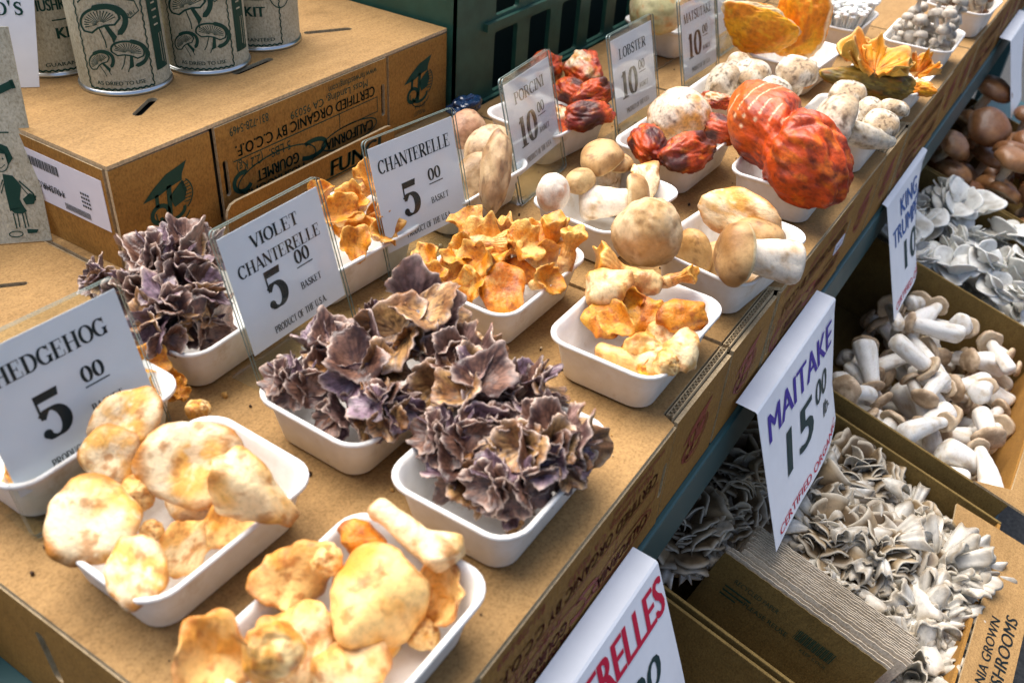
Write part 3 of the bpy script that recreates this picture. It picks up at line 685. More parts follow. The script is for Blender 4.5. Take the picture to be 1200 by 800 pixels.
TR = dict(
    T1=(.223, .213, 'white pulp tray of golden chunky mushrooms, nearest the bottom edge', 0), T2=(.229, .347, 'white pulp tray of pale hedgehog caps before the hedgehog sign', -1),
    T3=(.383, .338, 'white pulp tray of violet mushrooms just before the violet chanterelle sign', -1), T4=(.374, .218, 'white pulp tray of violet mushrooms at the front rim', 0),
    T5=(.561, .342, 'white pulp tray of chanterelles just before the chanterelle sign', -1), T6=(.561, .216, 'white pulp tray of chunky yellow chanterelles at the front rim', 0),
    T7=(.727, .332, 'white pulp tray of porcini just before the porcini sign', -5), T8=(.723, .205, 'white pulp tray of halved porcini at the front rim, slightly askew', -7),
    T9=(.900, .338, 'white pulp tray holding a cream-topped lobster mushroom', -2), T10=(.920, .216, 'white pulp tray under the big red lobster mushroom', 1),
    T11=(1.085, .338, 'white pulp tray of matsutake behind the big red lobster mushroom', 0), T12=(1.075, .206, 'white pulp tray of speckled matsutake at the front rim', 0),
    T20=(1.265, .330, 'white pulp tray under the tall orange shelf fungus', -2), T21=(1.264, .205, 'white pulp tray under the ragged yellow shelf fungus at the rim', -1),
    T22=(1.467, .207, 'white pulp tray of small round grey buttons', 1), T23=(1.467, .335, 'white pulp tray of white enoki clumps', 0),
    T24=(1.70, .196, 'farthest white pulp tray, brown pieces, at the upper right corner', -2),
    T13=(.383, .492, 'white pulp tray of dark violet mushrooms behind the violet chanterelle sign', 2), T14=(.238, .474, 'white pulp tray of yellow pieces behind the hedgehog sign', 0),
    T16=(.520, .486, 'white pulp tray of chanterelles behind the signs, next to the kraft flap', -3), T17=(.68, .474, 'white pulp tray of brown porcini behind the chanterelle sign', -2),
    T18=(.868, .48, 'white pulp tray of red lobster pieces behind the porcini sign', -6), T19=(1.275, .520, 'white pulp tray of one pale matsutake behind its sign', -2))
for k, v in TR.items(): tray(*v)

# ------------------------------------------------------------------ mushroom shapes (unit size: about one across)
def lathe(prof, n, sd, lob=.1, wav=.0, ns=.05, nf=3.0, ridge=None, bend=0, sq=0):
    """prof: list of (r, z). Returns V (m,n,3) and angle/profile arrays; rim lobes grow with radius"""
    prof = np.array(prof, dtype=float); m = len(prof); rg = np.random.default_rng(sd)
    th = np.linspace(0, 2 * math.pi, n, endpoint=False)[None, :]
    r = prof[:, 0][:, None] * np.ones((1, n)); z = prof[:, 1][:, None] * np.ones((1, n))
    g = (prof[:, 0] / prof[:, 0].max())[:, None] ** 1.6
    p = rg.uniform(0, 6.28, 8)
    r = r * (1 + lob * g * (np.sin(2 * th + p[0]) * .8 + .6 * np.sin(3 * th + p[1]) + g ** 2 * (.45 * np.sin(5 * th + p[2]) + .16 * np.sin(8 * th + p[7]) + .09 * np.sin(13 * th + p[1]))))
    z = z + wav * g * (.6 * np.sin(2 * th + p[3]) + .5 * np.sin(3 * th + p[4]) + g ** 2 * (.35 * np.sin(6 * th + p[5]) + .2 * np.sin(9 * th + p[6])))
    if ridge is not None: r = r * (1 + np.asarray(ridge)[:, None] * np.sin(rg.integers(18, 26) * th + 2.5 * z))
    x, y = r * np.cos(th), r * np.sin(th)
    if bend: x = x + bend * z * z
    V = np.stack([x, y, z], -1)
    dN = (fbm(V * nf + sd * 3.1, sd) - .5)[..., None]
    rad = V.copy(); rad[..., 2] = 0; rad /= np.linalg.norm(rad, axis=-1, keepdims=True) + 1e-6
    d2 = (fbm(V * nf * 3.7 + sd, sd + 31, 3) - .5)[..., None]
    V = V + (dN * ns * 2 + d2 * ns * .8) * (rad + np.array([0, 0, .5]))
    return V, th * np.ones((m, 1)), np.linspace(0, 1, m)[:, None] * np.ones((1, n))
def resample(P, m):
    P = np.array(P, dtype=float); d = np.r_[0, np.cumsum(np.hypot(*np.diff(P, axis=0).T))]; t = np.linspace(0, d[-1], m)
    # a light smoothing of the polyline
    Q = np.stack([np.interp(t, d, P[:, 0]), np.interp(t, d, P[:, 1])], 1)
    for _ in range(2): Q[1:-1] = (Q[:-2] + 2 * Q[1:-1] + Q[2:]) / 4
    return Q
def gmesh(name, V, C, mats, caps=True):
    m, n = V.shape[:2]; return make_mesh(name, V.reshape(-1, 3), grid_faces(m, n, True, caps), mats, None, np.clip(C.reshape(-1, 3), 0, 1), True)

CREAM, OCHRE, ORANGE, BROWN, WHITE = (.86, .74, .52), (.66, .36, .09), (.62, .24, .025), (.20, .075, .018), (.88, .84, .76)
def chanterelle(sd, R_=.5, stem=.16, H=.95, wav=.16, pale=.3, depth=.28, hue=0):
    m = 34; P = [(stem * .55, 0), (stem * .95, .05), (stem, .2 * H), (stem * 1.1, .42 * H), (R_ * .5, .66 * H), (R_ * .8, .86 * H), (R_ * .97, .97 * H), (R_, H), (R_ * .95, H * 1.015), (R_ * .8, H * .985), (R_ * .5, H - depth * .5), (R_ * .2, H - depth * .9), (.01, H - depth)]
    P = resample(P, m); k = np.argmax(P[:, 0]); rid = np.zeros(m); rid[:k] = .055 * sst(.3 * H, .7 * H, P[:k, 1])
    V, th, t = lathe(P, 80, sd, .16, wav, .045, 3.2, rid, bend=.1)
    out = (np.arange(m) < k)[:, None] * np.ones((1, 80)); f1 = fbm(V * 3 + 5, sd + 3); f2 = fbm(V * 9, sd + 5)
    hz = V[..., 2] / H
    o_ = mix(CREAM, (.74, .36, .04), sst(.05, .6, hz) * (1 - pale * .5)); o_ = mix(o_, (.34, .11, .015), sst(.52, .70, f2) * .7)
    i_ = mix((.72, .32, .02), (.88, .64, .24), sst(.40, .60, f1) * pale * 1.6); i_ = mix(i_, (.46, .15, .012), sst(.50, .68, f2) * .85)
    C = mix(o_, i_, 1 - out); rim = np.exp(-((np.arange(m) - k) / 1.6) ** 2)[:, None] * np.ones((1, 80)); C = mix(C, (.88, .60, .18), rim * .5)
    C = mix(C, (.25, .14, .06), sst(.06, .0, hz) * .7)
    return gmesh('chanterelle', V, C, [M_CHAN])
def hedgehog(sd, thick=.22, stub=.2, pale=1.0, wav=.05, lob=.055):
    m = 32; P = [(.09, -stub), (.12, -stub * .8), (.13, -stub * .35), (.2, -.045), (.36, .0), (.465, .035), (.5, .06), (.492, .085), (.45, .06 + thick * .38), (.36, .06 + thick * .5), (.2, .06 + thick * .52), (.08, .05 + thick * .42), (.004, .05 + thick * .36)]
    P = resample(P, m); k = np.argmax(P[:, 0]); V, th, t = lathe(P, 72, sd, lob, wav, .04, 3)
    f1 = fbm(V * 2.2 + 3, sd); f2 = fbm(V * 7, sd + 4); rr = np.hypot(V[..., 0], V[..., 1]); top = (np.arange(m) >= k)[:, None] * np.ones((1, 72))
    C = mix((.88, .75, .52) if pale > .6 else (.78, .50, .2), (.78, .44, .11), sst(.44, .64, f1)); C = mix(C, (.50, .20, .025), sst(.38, .51, rr) * np.clip(.85 + 2.2 * (f2 - .5), 0, 1))
    C = mix(C, (.42, .17, .03), sst(.56, .70, f2) * .75); C = mix(C, (.9, .82, .66), sst(.40, .28, f2) * .6); u = mix((.70, .42, .15), (.36, .18, .05), sst(.4, .65, f2)); u = mix(u, CREAM, sst(.16, .1, rr))
    return gmesh('hedgehog_mushroom', V, mix(u, C, top), [M_HEDGE])
def stempiece(sd, r0=.11, r1=.26, pale=.5):
    m = 36; P = [(.01, 0), (r0 * .7, .005), (r0, .05), (r0 * 1.15, .3), (r0 * 1.3, .55), (r1 * .8, .75), (r1, .88), (r1 * .9, .97), (r1 * .5, 1.0), (.01, .985)]
    V, th, t = lathe(resample(P, m), 48, sd, .12, .04, .055, 2.5, bend=.18); f1 = fbm(V * 2.5, sd); f2 = fbm(V * 8, sd + 2)
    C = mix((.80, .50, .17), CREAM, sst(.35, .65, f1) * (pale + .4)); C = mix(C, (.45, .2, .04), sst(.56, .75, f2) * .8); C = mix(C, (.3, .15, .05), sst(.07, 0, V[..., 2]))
    return gmesh('mushroom_piece', V, C, [M_GOLD])
def blob(sd, sx=1, sy=1, sz=1, ns=.3, nf=1.3, m=40, n=56, ridge=0):
    G, F = sphere_grid(m, n); d = 1 + ns * (fbm(G * nf + sd * 1.7, sd) - .5) * 2 + ns * .35 * (fbm(G * nf * 4 + sd, sd + 9) - .5)
    if ridge: d = d + ridge * np.sin(G[..., 2] * 26 + 5 * fbm(G * 2, sd + 1)) * (fbm(G * 3, sd + 2) > .5)
    return G * d[..., None] * np.array([sx, sy, sz]) * .5, G
def smooth_cap(sd, h=.32, curl=.05, lob=.05, inner=.14):
    m = 26; P = [(inner, curl * .4), (.3, .01), (.42, -.02), (.48, 0), (.5, .05), (.485, h * .45), (.42, h * .75), (.28, h * .95), (.12, h), (.004, h)]
    return lathe(resample(P, m), 56, sd, lob, .02, .02, 2.5)
def smooth_stem(sd, L, r0, r1, mid=None, bend=.1):
    m = 26; P = [(.004, -L), (r0 * .7, -L), (r0, -L * .93), (mid or (r0 + r1) / 2, -L * .5), (r1, -L * .1), (r1 * 1.05, .03), (.004, .035)]
    return lathe(resample(P, m), 40, sd, .06, .0, .03, 2.5, bend=bend)
def porcini_parts(sd, L=.75, r0=.3, r1=.2, tan=0.):
    V, *_ = smooth_cap(sd, .40, .03, .06, .17); f1 = fbm(V * 2.5, sd); f2 = fbm(V * 8, sd + 1); rr = np.hypot(V[..., 0], V[..., 1])
    C = mix((.34, .18, .06), (.62, .42, .2), sst(.35, .68, f1) * .8 + tan); C = mix(C, (.16, .075, .03), sst(.58, .72, f2) * .6)
    C[:9] = mix((.78, .72, .52), (.6, .45, .2), f2[:9])
    cap = gmesh('cap', V, C, [M_PORC])
    V, *_ = smooth_stem(sd + 50, L, r0, r1, (r0 + r1) * .52); f2 = fbm(V * 6 + 3, sd)
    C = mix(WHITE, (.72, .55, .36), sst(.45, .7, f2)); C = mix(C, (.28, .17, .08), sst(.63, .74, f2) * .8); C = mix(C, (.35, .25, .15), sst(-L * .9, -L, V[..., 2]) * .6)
    return cap, gmesh('stem', V, C, [M_PORC])
def matsutake_parts(sd, L=.8, r0=.2, r1=.24):
    V, *_ = smooth_cap(sd, .42, .03, .06, .2); f1 = fbm(V * 3, sd); f2 = fbm(V * 11, sd + 1)
    C = mix(WHITE, (.55, .42, .28), sst(.4, .7, f1)); C = mix(C, (.15, .10, .06), sst(.56, .68, f2) * .85)
    cap = gmesh('cap', V, C, [M_MATS]); V, *_ = smooth_stem(sd + 9, L, r0 * .7, r1, r1 * 1.02); f2 = fbm(V * 9 + 3, sd)
    C = mix(WHITE, (.6, .5, .36), sst(.45, .65, f2)); C = mix(C, (.2, .13, .07), sst(.6, .72, f2) * .8)
    return cap, gmesh('stem', V, C, [M_MATS])
def trumpet_parts(sd, L=2.6, r0=.42, r1=.30, capr=1.0):
    V, *_ = smooth_cap(sd, .26, .05, .07, .2); V = V * np.array([capr, capr, capr]); f1 = fbm(V * 3, sd); f2 = fbm(V * 8, sd + 1)
    C = mix((.42, .32, .22), (.70, .58, .44), sst(.35, .65, f1)); C = mix(C, (.26, .17, .10), sst(.58, .74, f2) * .6); C[:9] = mix((.74, .66, .54), (.55, .44, .3), f2[:9])
    cap = gmesh('cap', V, C, [M_PORC]); V, th, t = smooth_stem(sd + 9, L, r0, r1, (r0 + r1) * .52, bend=.09 * math.sin(sd * 2.1)); f2 = fbm(V * np.array([5, 5, 1.2]) + 3, sd)
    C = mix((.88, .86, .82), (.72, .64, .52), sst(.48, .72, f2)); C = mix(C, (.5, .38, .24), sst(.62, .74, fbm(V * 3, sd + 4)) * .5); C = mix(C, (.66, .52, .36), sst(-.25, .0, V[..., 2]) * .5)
    return cap, gmesh('stem', V, C, [M_WHITE])
def brown_parts(sd, hi=(.34, .17, .07)):
    V, *_ = smooth_cap(sd, .36, .02, .06, .13); f1 = fbm(V * 2.5, sd); C = mix((.22, .095, .035), hi, sst(.35, .65, f1)); C[:9] = (.62, .5, .34)
    cap = gmesh('cap', V, C, [M_BROWN]); V, *_ = smooth_stem(sd + 9, .55, .12, .13); C = mix((.7, .62, .5), (.5, .38, .25), fbm(V * 5, sd))
    return cap, gmesh('stem', V, C, [M_PORC])
def button_parts(sd):
    V, *_ = smooth_cap(sd, .5, .02, .04, .18); f1 = fbm(V * 2.5, sd); C = mix((.50, .45, .38), (.26, .21, .16), sst(.4, .7, f1)); C[:9] = (.5, .45, .38)
    cap = gmesh('cap', V, C, [M_WHITE]); V, *_ = smooth_stem(sd + 9, .7, .15, .14); C = mix((.8, .77, .7), (.62, .55, .45), fbm(V * 5, sd))
    return cap, gmesh('stem', V, C, [M_WHITE])

# ruffled fans: the building block of the violet, oyster, shelf and maitake clusters
def fan(rg, L=1, A=120, cup=.5, ruf=.12, lobes=3, nu=26, nv=12, th=.05, neck=.12, vein=.0, up=0.):
    u = np.linspace(-1, 1, nu)[:, None] * np.ones((1, nv)); v = np.linspace(0, 1, nv)[None, :] * np.ones((nu, 1))
    p = rg.uniform(0, 6.28, 6); k = rg.uniform(2, 4)
    ang = u * R(A / 2) * (sst(0, .55, v) * .85 + .15)
    rho = L * v * (1 + .10 * np.sin(lobes * 2 * u + p[0]) + .07 * np.sin(lobes * 4.7 * u + p[1]) - .18 * np.abs(u) ** 3)
    x = rho * np.sin(ang) + neck * u * (1 - v); y = rho * np.cos(ang)
    z = cup * L * (v ** 2) * (u ** 2 - .25) + ruf * L * v ** 1.7 * (np.sin(k * u * 2.2 + p[2]) + .6 * np.sin(2.3 * k * u + p[3])) + up * L * v * v
    z = z + vein * np.sin(u * 22 + p[4]) * np.sin(math.pi * np.clip(v * 1.05, 0, 1))
    top = np.stack([x, y, z], -1); bot = top.copy(); bot[..., 2] -= th * L * (1.15 - .75 * v)
    return top, bot, u, v
def fan_mesh(parts):
    """parts: list of (top, bot, ctop, cbot) grids already placed"""
    V = []; F = []; C = []; o = 0
    for top, bot, ct, cb in parts:
        nu, nv = top.shape[:2]; n = nu * nv
        V += [top.reshape(-1, 3), bot.reshape(-1, 3)]; C += [ct.reshape(-1, 3), cb.reshape(-1, 3)]
        a = lambda i, j: o + i * nv + j
        for i in range(nu - 1):
            for j in range(nv - 1):
                F.append((a(i, j), a(i + 1, j), a(i + 1, j + 1), a(i, j + 1))); F.append((a(i, j) + n, a(i, j + 1) + n, a(i + 1, j + 1) + n, a(i + 1, j) + n))
            F.append((a(i, nv - 1), a(i + 1, nv - 1), a(i + 1, nv - 1) + n, a(i, nv - 1) + n))
        for j in range(nv - 1):
            F.append((a(0, j), a(0, j + 1), a(0, j + 1) + n, a(0, j) + n)); F.append((a(nu - 1, j), a(nu - 1, j) + n, a(nu - 1, j + 1) + n, a(nu - 1, j + 1)))
        o += 2 * n
    return np.concatenate(V), F, np.concatenate(C)
def xf(G, M): 
    M = np.array(M); return G @ M[:3, :3].T + M[:3, 3]
def violet(sd, nf=6, tan=.25, L0=.5):
    rg = np.random.default_rng(sd); V_ = []; F_ = []; C_ = []; o = 0; m, n = 30, 64
    for k in range(nf):
        H = L0 * rg.uniform(.8, 1.25); Rr = H * rg.uniform(.42, .70); st = H * rg.uniform(.09, .14); dp = H * rg.uniform(.25, .5)
        P = resample([(st * .6, 0), (st, .06 * H), (st * 1.15, .3 * H), (Rr * .5, .62 * H), (Rr * .82, .88 * H), (Rr * .98, .98 * H), (Rr, H), (Rr * .92, H * 1.0), (Rr * .72, H * .93), (Rr * .42, H - dp * .7), (.008, H - dp)], m); kk = np.argmax(P[:, 0])
        rid = np.zeros(m); rid[:kk] = .06 * sst(.15 * H, .6 * H, P[:kk, 1]); rid[kk:] = .035
        V, th, t = lathe(P, n, sd * 17 + k, .17, .13, .035, 4, rid, bend=.15)
        # open one side of the vase so it spreads as a fan
        op = rg.uniform(0, 6.28); w = np.clip(np.cos(th - op), 0, 1) ** 2 * sst(.45 * H, H, P[:, 1])[:, None]; V[..., 2] -= w * H * rg.uniform(.1, .5)
        out = (np.arange(m) < kk)[:, None] * np.ones((1, n)); f1 = fbm(V * 5, sd + k); f2 = fbm(V * 16, sd + k + 3); rib = .5 + .5 * np.sin(th * 23 + 4 * f1)
        q = rg.random(); kind = 0 if q < tan else (1 if q < tan + .22 else 2)
        a, b = (((.66, .42, .16), (.34, .17, .06)), ((.34, .25, .31), (.12, .075, .095)), ((.28, .155, .10), (.085, .042, .032)))[kind]
        ci = mix(b, a, sst(.38, .62, f1)) * (.74 + .45 * rib)[..., None]; ci = mix(ci, (.05, .025, .02), sst(.54, .68, f2) * .8)
        co = mix((.40, .27, .23), (.14, .08, .07), sst(.35, .62, f1)) * (.7 + .5 * rib)[..., None]; co = mix(co, (.72, .60, .46), sst(.4, .05, V[..., 2] / H) * .8)
        C = mix(ci, co, out); rim = np.exp(-((np.arange(m) - kk) / 1.3) ** 2)[:, None] * np.ones((1, n)); C = mix(C, (.86, .74, .60), rim * sst(.36, .56, f1) * .9)
        az = 2.4 * k + rg.uniform(-.5, .5); tl = rg.uniform(25, 75) if k else rg.uniform(0, 20)
        M = Matrix.Translation((.05 * math.cos(az), .05 * math.sin(az), -.22 + rg.uniform(-.04, .08))) @ Matrix.Rotation(az, 4, 'Z') @ Matrix.Rotation(R(tl), 4, 'Y') @ Matrix.Rotation(rg.uniform(0, 6.28), 4, 'Z')
        V_.append(xf(V, M).reshape(-1, 3)); C_.append(C.reshape(-1, 3)); F_ += [tuple(i + o for i in f) for f in grid_faces(m, n)]; o += m * n
    return make_mesh('violet_cluster', np.concatenate(V_), F_, [M_VIOL], None, np.clip(np.concatenate(C_), 0, 1), True)
def oyster(sd, nf=8):
    rg = np.random.default_rng(sd); parts = []
    for k in range(nf):
        top, bot, u, v = fan(rg, rg.uniform(.4, .65), rg.uniform(80, 150), rg.uniform(.1, .7), .035, 1, 22, 12, .15, .10, 0, rg.uniform(-.5, .1))
        az = rg.uniform(0, 6.28); M = Matrix.Translation((rg.uniform(-.2, .2), rg.uniform(-.2, .2), rg.uniform(-.05, .1))) @ Matrix.Rotation(az, 4, 'Z') @ Matrix.Rotation(R(rg.uniform(10, 75)), 4, 'X') @ Matrix.Rotation(rg.uniform(-.6, .6), 4, 'Y')
        top, bot = xf(top, M), xf(bot, M); f1 = fbm(top * 4, sd + k)
        ct = mix((.74, .75, .73), (.40, .38, .33), sst(.4, .68, f1)); cb = mix((.82, .83, .80), (.66, .66, .6), f1); ct = mix(ct, (.85, .86, .84), sst(.85, 1, v) * .7)
        parts.append((top, bot, ct, cb))
    V, F, C = fan_mesh(parts); return make_mesh('oyster_cluster', V, F, [M_WHITE], None, np.clip(C, 0, 1), True)
def maitake(sd, n=240, kind=0):
    rg = np.random.default_rng(sd); parts = []
    for k in range(n):
        d = rg.normal(size=3); d[2] = abs(d[2]) * .9 + .05; d /= np.linalg.norm(d)
        white = rg.random() < (.12, .45, .9)[kind]
        if white: L, A, nk, cup = rg.uniform(.20, .42), rg.uniform(24, 46), .035, rg.uniform(-.5, .2)
        else: L, A, nk, cup = rg.uniform(.13, .26), rg.uniform(90, 150), .03, rg.uniform(-.5, .35)
        top, bot, u, v = fan(rg, L, A, cup, .035, 1, 13, 9, .20, nk, .004 if white else 0, rg.uniform(-.9, -.2))
        q = Vector(d).to_track_quat('Y', 'Z').to_matrix().to_4x4()
        M = Matrix.Translation(Vector(d * np.array([.36, .36, .28]) * rg.uniform(.45, 1.0))) @ q @ Matrix.Rotation(rg.uniform(-.5, .5), 4, 'Y') @ Matrix.Rotation(rg.uniform(-.3, .5), 4, 'X')
        top, bot = xf(top, M), xf(bot, M); f1 = fbm(top * 5, sd); rib = .5 + .5 * np.sin(u * 9 + k)
        if white: ct = mix((.84, .84, .80), (.60, .58, .52), sst(.4, .7, f1)) * (.75 + .3 * rib)[..., None]; ct = mix(ct, (.34, .27, .18), sst(.86, 1, v) * .7)
        else: ct = mix((.40, .30, .18), (.13, .09, .05), sst(.3, .65, f1)); ct = mix(ct, (.72, .66, .54), sst(.86, 1, v) * .6)
        cb = mix((.80, .79, .72), (.58, .54, .44), f1); parts.append((top, bot, ct, cb))
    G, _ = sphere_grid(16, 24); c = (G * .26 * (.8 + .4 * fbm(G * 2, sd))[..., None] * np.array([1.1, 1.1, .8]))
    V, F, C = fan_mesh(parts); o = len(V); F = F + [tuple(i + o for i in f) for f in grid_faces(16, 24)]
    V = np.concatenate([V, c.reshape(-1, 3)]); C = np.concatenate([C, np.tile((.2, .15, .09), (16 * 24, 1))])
    return make_mesh('maitake_cluster', V, F, [M_MAIT], None, np.clip(C, 0, 1), True)
def shelf(sd, nf=4, A=130, green=.5, ruf=.1, L0=.8, flat=60):
    rg = np.random.default_rng(sd); parts = []
    for k in range(nf):
        L = L0 * rg.uniform(.75, 1.1); top, bot, u, v = fan(rg, L, A * rg.uniform(.8, 1.2), rg.uniform(.2, .6), ruf, rg.integers(2, 5), 40, 20, .13, .12, .012, rg.uniform(-.2, .2))
        az = R(-70 + 140 * k / max(nf - 1, 1)) if nf > 1 else 0
        M = Matrix.Rotation(az + rg.uniform(-.2, .2), 4, 'Z') @ Matrix.Rotation(R(flat + rg.uniform(-25, 25)), 4, 'X') @ Matrix.Rotation(rg.uniform(-.4, .4), 4, 'Y')
        top, bot = xf(top, M), xf(bot, M); f1 = fbm(top * 3, sd + k); f2 = fbm(top * 9, sd + k + 3)
        ct = mix((.78, .40, .02), (.66, .22, .015), sst(.35, .65, f1)); ct = mix(ct, (.30, .12, .02), sst(.6, .75, f2) * .7); ct = mix(ct, (.86, .66, .30), sst(.9, 1, v) * .6)
        cb = mix((.80, .56, .12), (.62, .40, .08), sst(.4, .6, f1)); cb = mix(cb, (.22, .20, .05), green * sst(.4, .62, f2)); parts.append((top, bot, ct, cb))
    V, F, C = fan_mesh(parts); return make_mesh('shelf_fungus', V, F, [M_FAN], None, np.clip(C, 0, 1), True)
def enoki(sd, n=60):
    rg = np.random.default_rng(sd); V = []; F = []; o = 0; G, SF = sphere_grid(8, 10)
    th = np.linspace(0, 2 * math.pi, 8, endpoint=False)
    for k in range(n):
        a, q = rg.uniform(0, 6.28), math.sqrt(rg.random()) * .4; b = Vector((q * math.cos(a) * .6, q * math.sin(a) * .6, 0)); e = Vector((q * math.cos(a) * 1.2, q * math.sin(a) * 1.2, rg.uniform(.75, .95)))
        for p, r in ((b, .022), (e, .02)): V += [(p.x + r * math.cos(t), p.y + r * math.sin(t), p.z) for t in th]
        for i in range(8): F.append((o + i, o + (i + 1) % 8, o + 8 + (i + 1) % 8, o + 8 + i))
        o += 16; V += [tuple(g) for g in (G * np.array([.075, .075, .05]) + np.array([e.x, e.y, e.z])).reshape(-1, 3)]; F += [tuple(i + o for i in f) for f in SF]; o += 80
    V = np.array(V); return make_mesh('enoki_clump', V, F, [M_WHITE], None, np.tile((.84, .84, .82), (len(V), 1)), True)

def lob_color(V, G, sd, cracks=0, pale=0):
    f1 = fbm(V * 4, sd); f2 = fbm(V * 12, sd + 2); f3 = fbm(V * 2.2 + 9, sd + 5)
    C = mix((.60, .085, .008), (.30, .03, .008), sst(.4, .62, f1)); C = mix(C, (.80, .25, .02), sst(.56, .70, f2) * .75); C = mix(C, (.05, .014, .01), sst(.46, .60, f3) * .9)
    if pale: C = mix(C, mix((.86, .78, .62), (.7, .42, .14), sst(.4, .65, f2)), sst(.5 - pale * .2, .58, f3 + .0))
    return C
def lobster_piece(sd, sx, sy, sz, pale=0):
    V, G = blob(sd, sx, sy, sz, .42, 1.5, 44, 60, .03); return gmesh('lobster_mushroom', V, lob_color(V, G, sd, 0, pale), [M_LOB])

# shared variants ------------------------------------------------------------
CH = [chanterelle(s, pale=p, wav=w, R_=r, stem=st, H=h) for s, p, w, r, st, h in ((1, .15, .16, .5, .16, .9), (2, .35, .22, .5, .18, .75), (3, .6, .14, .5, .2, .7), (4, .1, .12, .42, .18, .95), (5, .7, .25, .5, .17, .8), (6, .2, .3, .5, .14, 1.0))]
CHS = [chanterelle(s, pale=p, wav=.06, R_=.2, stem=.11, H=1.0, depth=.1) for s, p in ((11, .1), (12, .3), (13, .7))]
HGG = [hedgehog(26, .34, .2, .2, .05, .07), hedgehog(27, .30, .3, .2, .08, .10), hedgehog(28, .45, .25, .2, .05, .06)]
HG = [hedgehog(21), hedgehog(22, .18, .25, wav=.07), hedgehog(23, .26, .2, lob=.08), hedgehog(24, .2, .3, wav=.12, lob=.12), hedgehog(25, .3, .25, lob=.07)]
def orange_cap(sd):
    m = 30; V, th, t = lathe(resample([(.1, -.2), (.14, -.05), (.4, -.02), (.5, .05), (.47, .15), (.34, .2), (.15, .16), (.004, .13)], m), 64, sd, .09, .06, .05, 3)
    f1 = fbm(V * 3, sd); f2 = fbm(V * 9, sd + 1); C = mix((.72, .30, .015), (.58, .19, .01), sst(.4, .6, f1)); C = mix(C, (.30, .09, .01), sst(.54, .7, f2) * .8); C = mix(C, (.9, .7, .35), sst(.45, .3, f2) * .4)
    return gmesh('chanterelle', V, C, [M_CHAN])
HGO = orange_cap(35)
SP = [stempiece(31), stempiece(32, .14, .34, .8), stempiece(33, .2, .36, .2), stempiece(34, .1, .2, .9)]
VI = [violet(41, 8, .2, .66), violet(42, 8, .5, .68), violet(43, 9, .3, .62), violet(44, 8, .05, .64), violet(45, 6, .9, .80), violet(46, 10, .4, .56)]
PO = [porcini_parts(s, *a) for s, a in ((51, (.75, .3, .2)), (52, (.9, .34, .24)), (53, (.5, .28, .22, .3)), (54, (.7, .22, .2, .15)))]
MA = [matsutake_parts(61), matsutake_parts(62, .6, .18, .26), matsutake_parts(63, 1.0, .16, .2)]
KT = [trumpet_parts(71, 2.6, .44, .32, 1.05), trumpet_parts(72, 2.2, .58, .34, 1.1), trumpet_parts(73, 3.2, .40, .24, .95), trumpet_parts(74, 1.7, .60, .40, 1.3), trumpet_parts(75, 2.5, .34, .26, 1.4), trumpet_parts(76, 2.9, .54, .24, 1.0), trumpet_parts(77, 1.9, .40, .34, 1.3)]
BR = [brown_parts(81), brown_parts(82, (.42, .22, .09)), brown_parts(83)]
BU = [button_parts(91), button_parts(92)]
OY = [oyster(101), oyster(102, 7), oyster(103, 9)]
MT = [maitake(111, 250, 0), maitake(112, 240, 1), maitake(113, 220, 2)]
EN = [enoki(121), enoki(122)]
LP = [lobster_piece(131, 1, .55, .45), lobster_piece(132, 1, .7, .6, .5), lobster_piece(133, .9, .5, .5)]

def foldcap(sd, thick=.2, fold=.5, wav=.10, lob=.10, tone=0, stub=.16, dish=.0):
    m = 34; P = [(.07, -stub), (.10, -stub * .7), (.12, -.06), (.22, -.03), (.38, -.0), (.47, .025), (.5, .05), (.49, .075), (.44, .05 + thick * .35), (.3, .05 + thick * .5 - dish * .5), (.15, .05 + thick * .52 - dish), (.004, .05 + thick * .48 - dish * 1.2)]
    P = resample(P, m); k = np.argmax(P[:, 0]); V, th, t = lathe(P, 84, sd, lob, wav, .05, 2.6); rr = np.hypot(V[..., 0], V[..., 1])
    f1 = fbm(V * 2.4 + 3, sd); f2 = fbm(V * 8, sd + 1); f3 = fbm(V * 4, sd + 7); top = (np.arange(m) >= k)[:, None] * np.ones((1, 84))
    x = V[..., 0] + (fbm(V * 2, sd + 5) - .5) * .15; a = fold * 1.15 * sst(.0, .55, np.abs(x)); s_ = np.sign(x); ax_ = np.abs(x)
    V[..., 0] = s_ * ax_ * np.cos(a) + V[..., 2] * np.sin(a) * s_ * .6; V[..., 2] = V[..., 2] * np.cos(a) - ax_ * np.sin(a)
    hi, mid, lo = (((.86, .62, .28), (.70, .36, .07), (.36, .11, .012)), ((.90, .78, .54), (.78, .48, .15), (.46, .18, .03)), ((.84, .50, .07), (.70, .27, .012), (.32, .08, .008)))[tone]
    C = mix(mid, hi, sst(.40, .62, f1)); C = mix(C, lo, sst(.38, .52, rr) * np.clip(.5 + 3 * (f3 - .5), 0, 1) * .9); C = mix(C, lo, sst(.54, .70, f2) * .7)
    u = mix(hi, mid, sst(.35, .6, f2)); u = u * (.86 + .2 * np.sin(th * 40))[..., None]; u = mix(u, lo, sst(.5, .66, f3) * .7)
    return gmesh('folded_cap', mixz(V), mix(u, C, top), [M_GOLD if tone < 2 else M_CHAN])
def mixz(V): V = V.copy(); V[..., 2] -= V[..., 2].mean(); return V
def goldlump(sd, *a, pale=.4):
    V, G = blob(sd, *a); f1 = fbm(V * 2.4 + 3, sd); f2 = fbm(V * 7, sd + 1); C = mix((.72, .37, .06), (.90, .74, .42), sst(.50 - pale * .22, .68, f1)); C = mix(C, (.40, .14, .015), sst(.50, .66, f2) * .8); return gmesh('golden_mushroom', V, C, [M_GOLD])
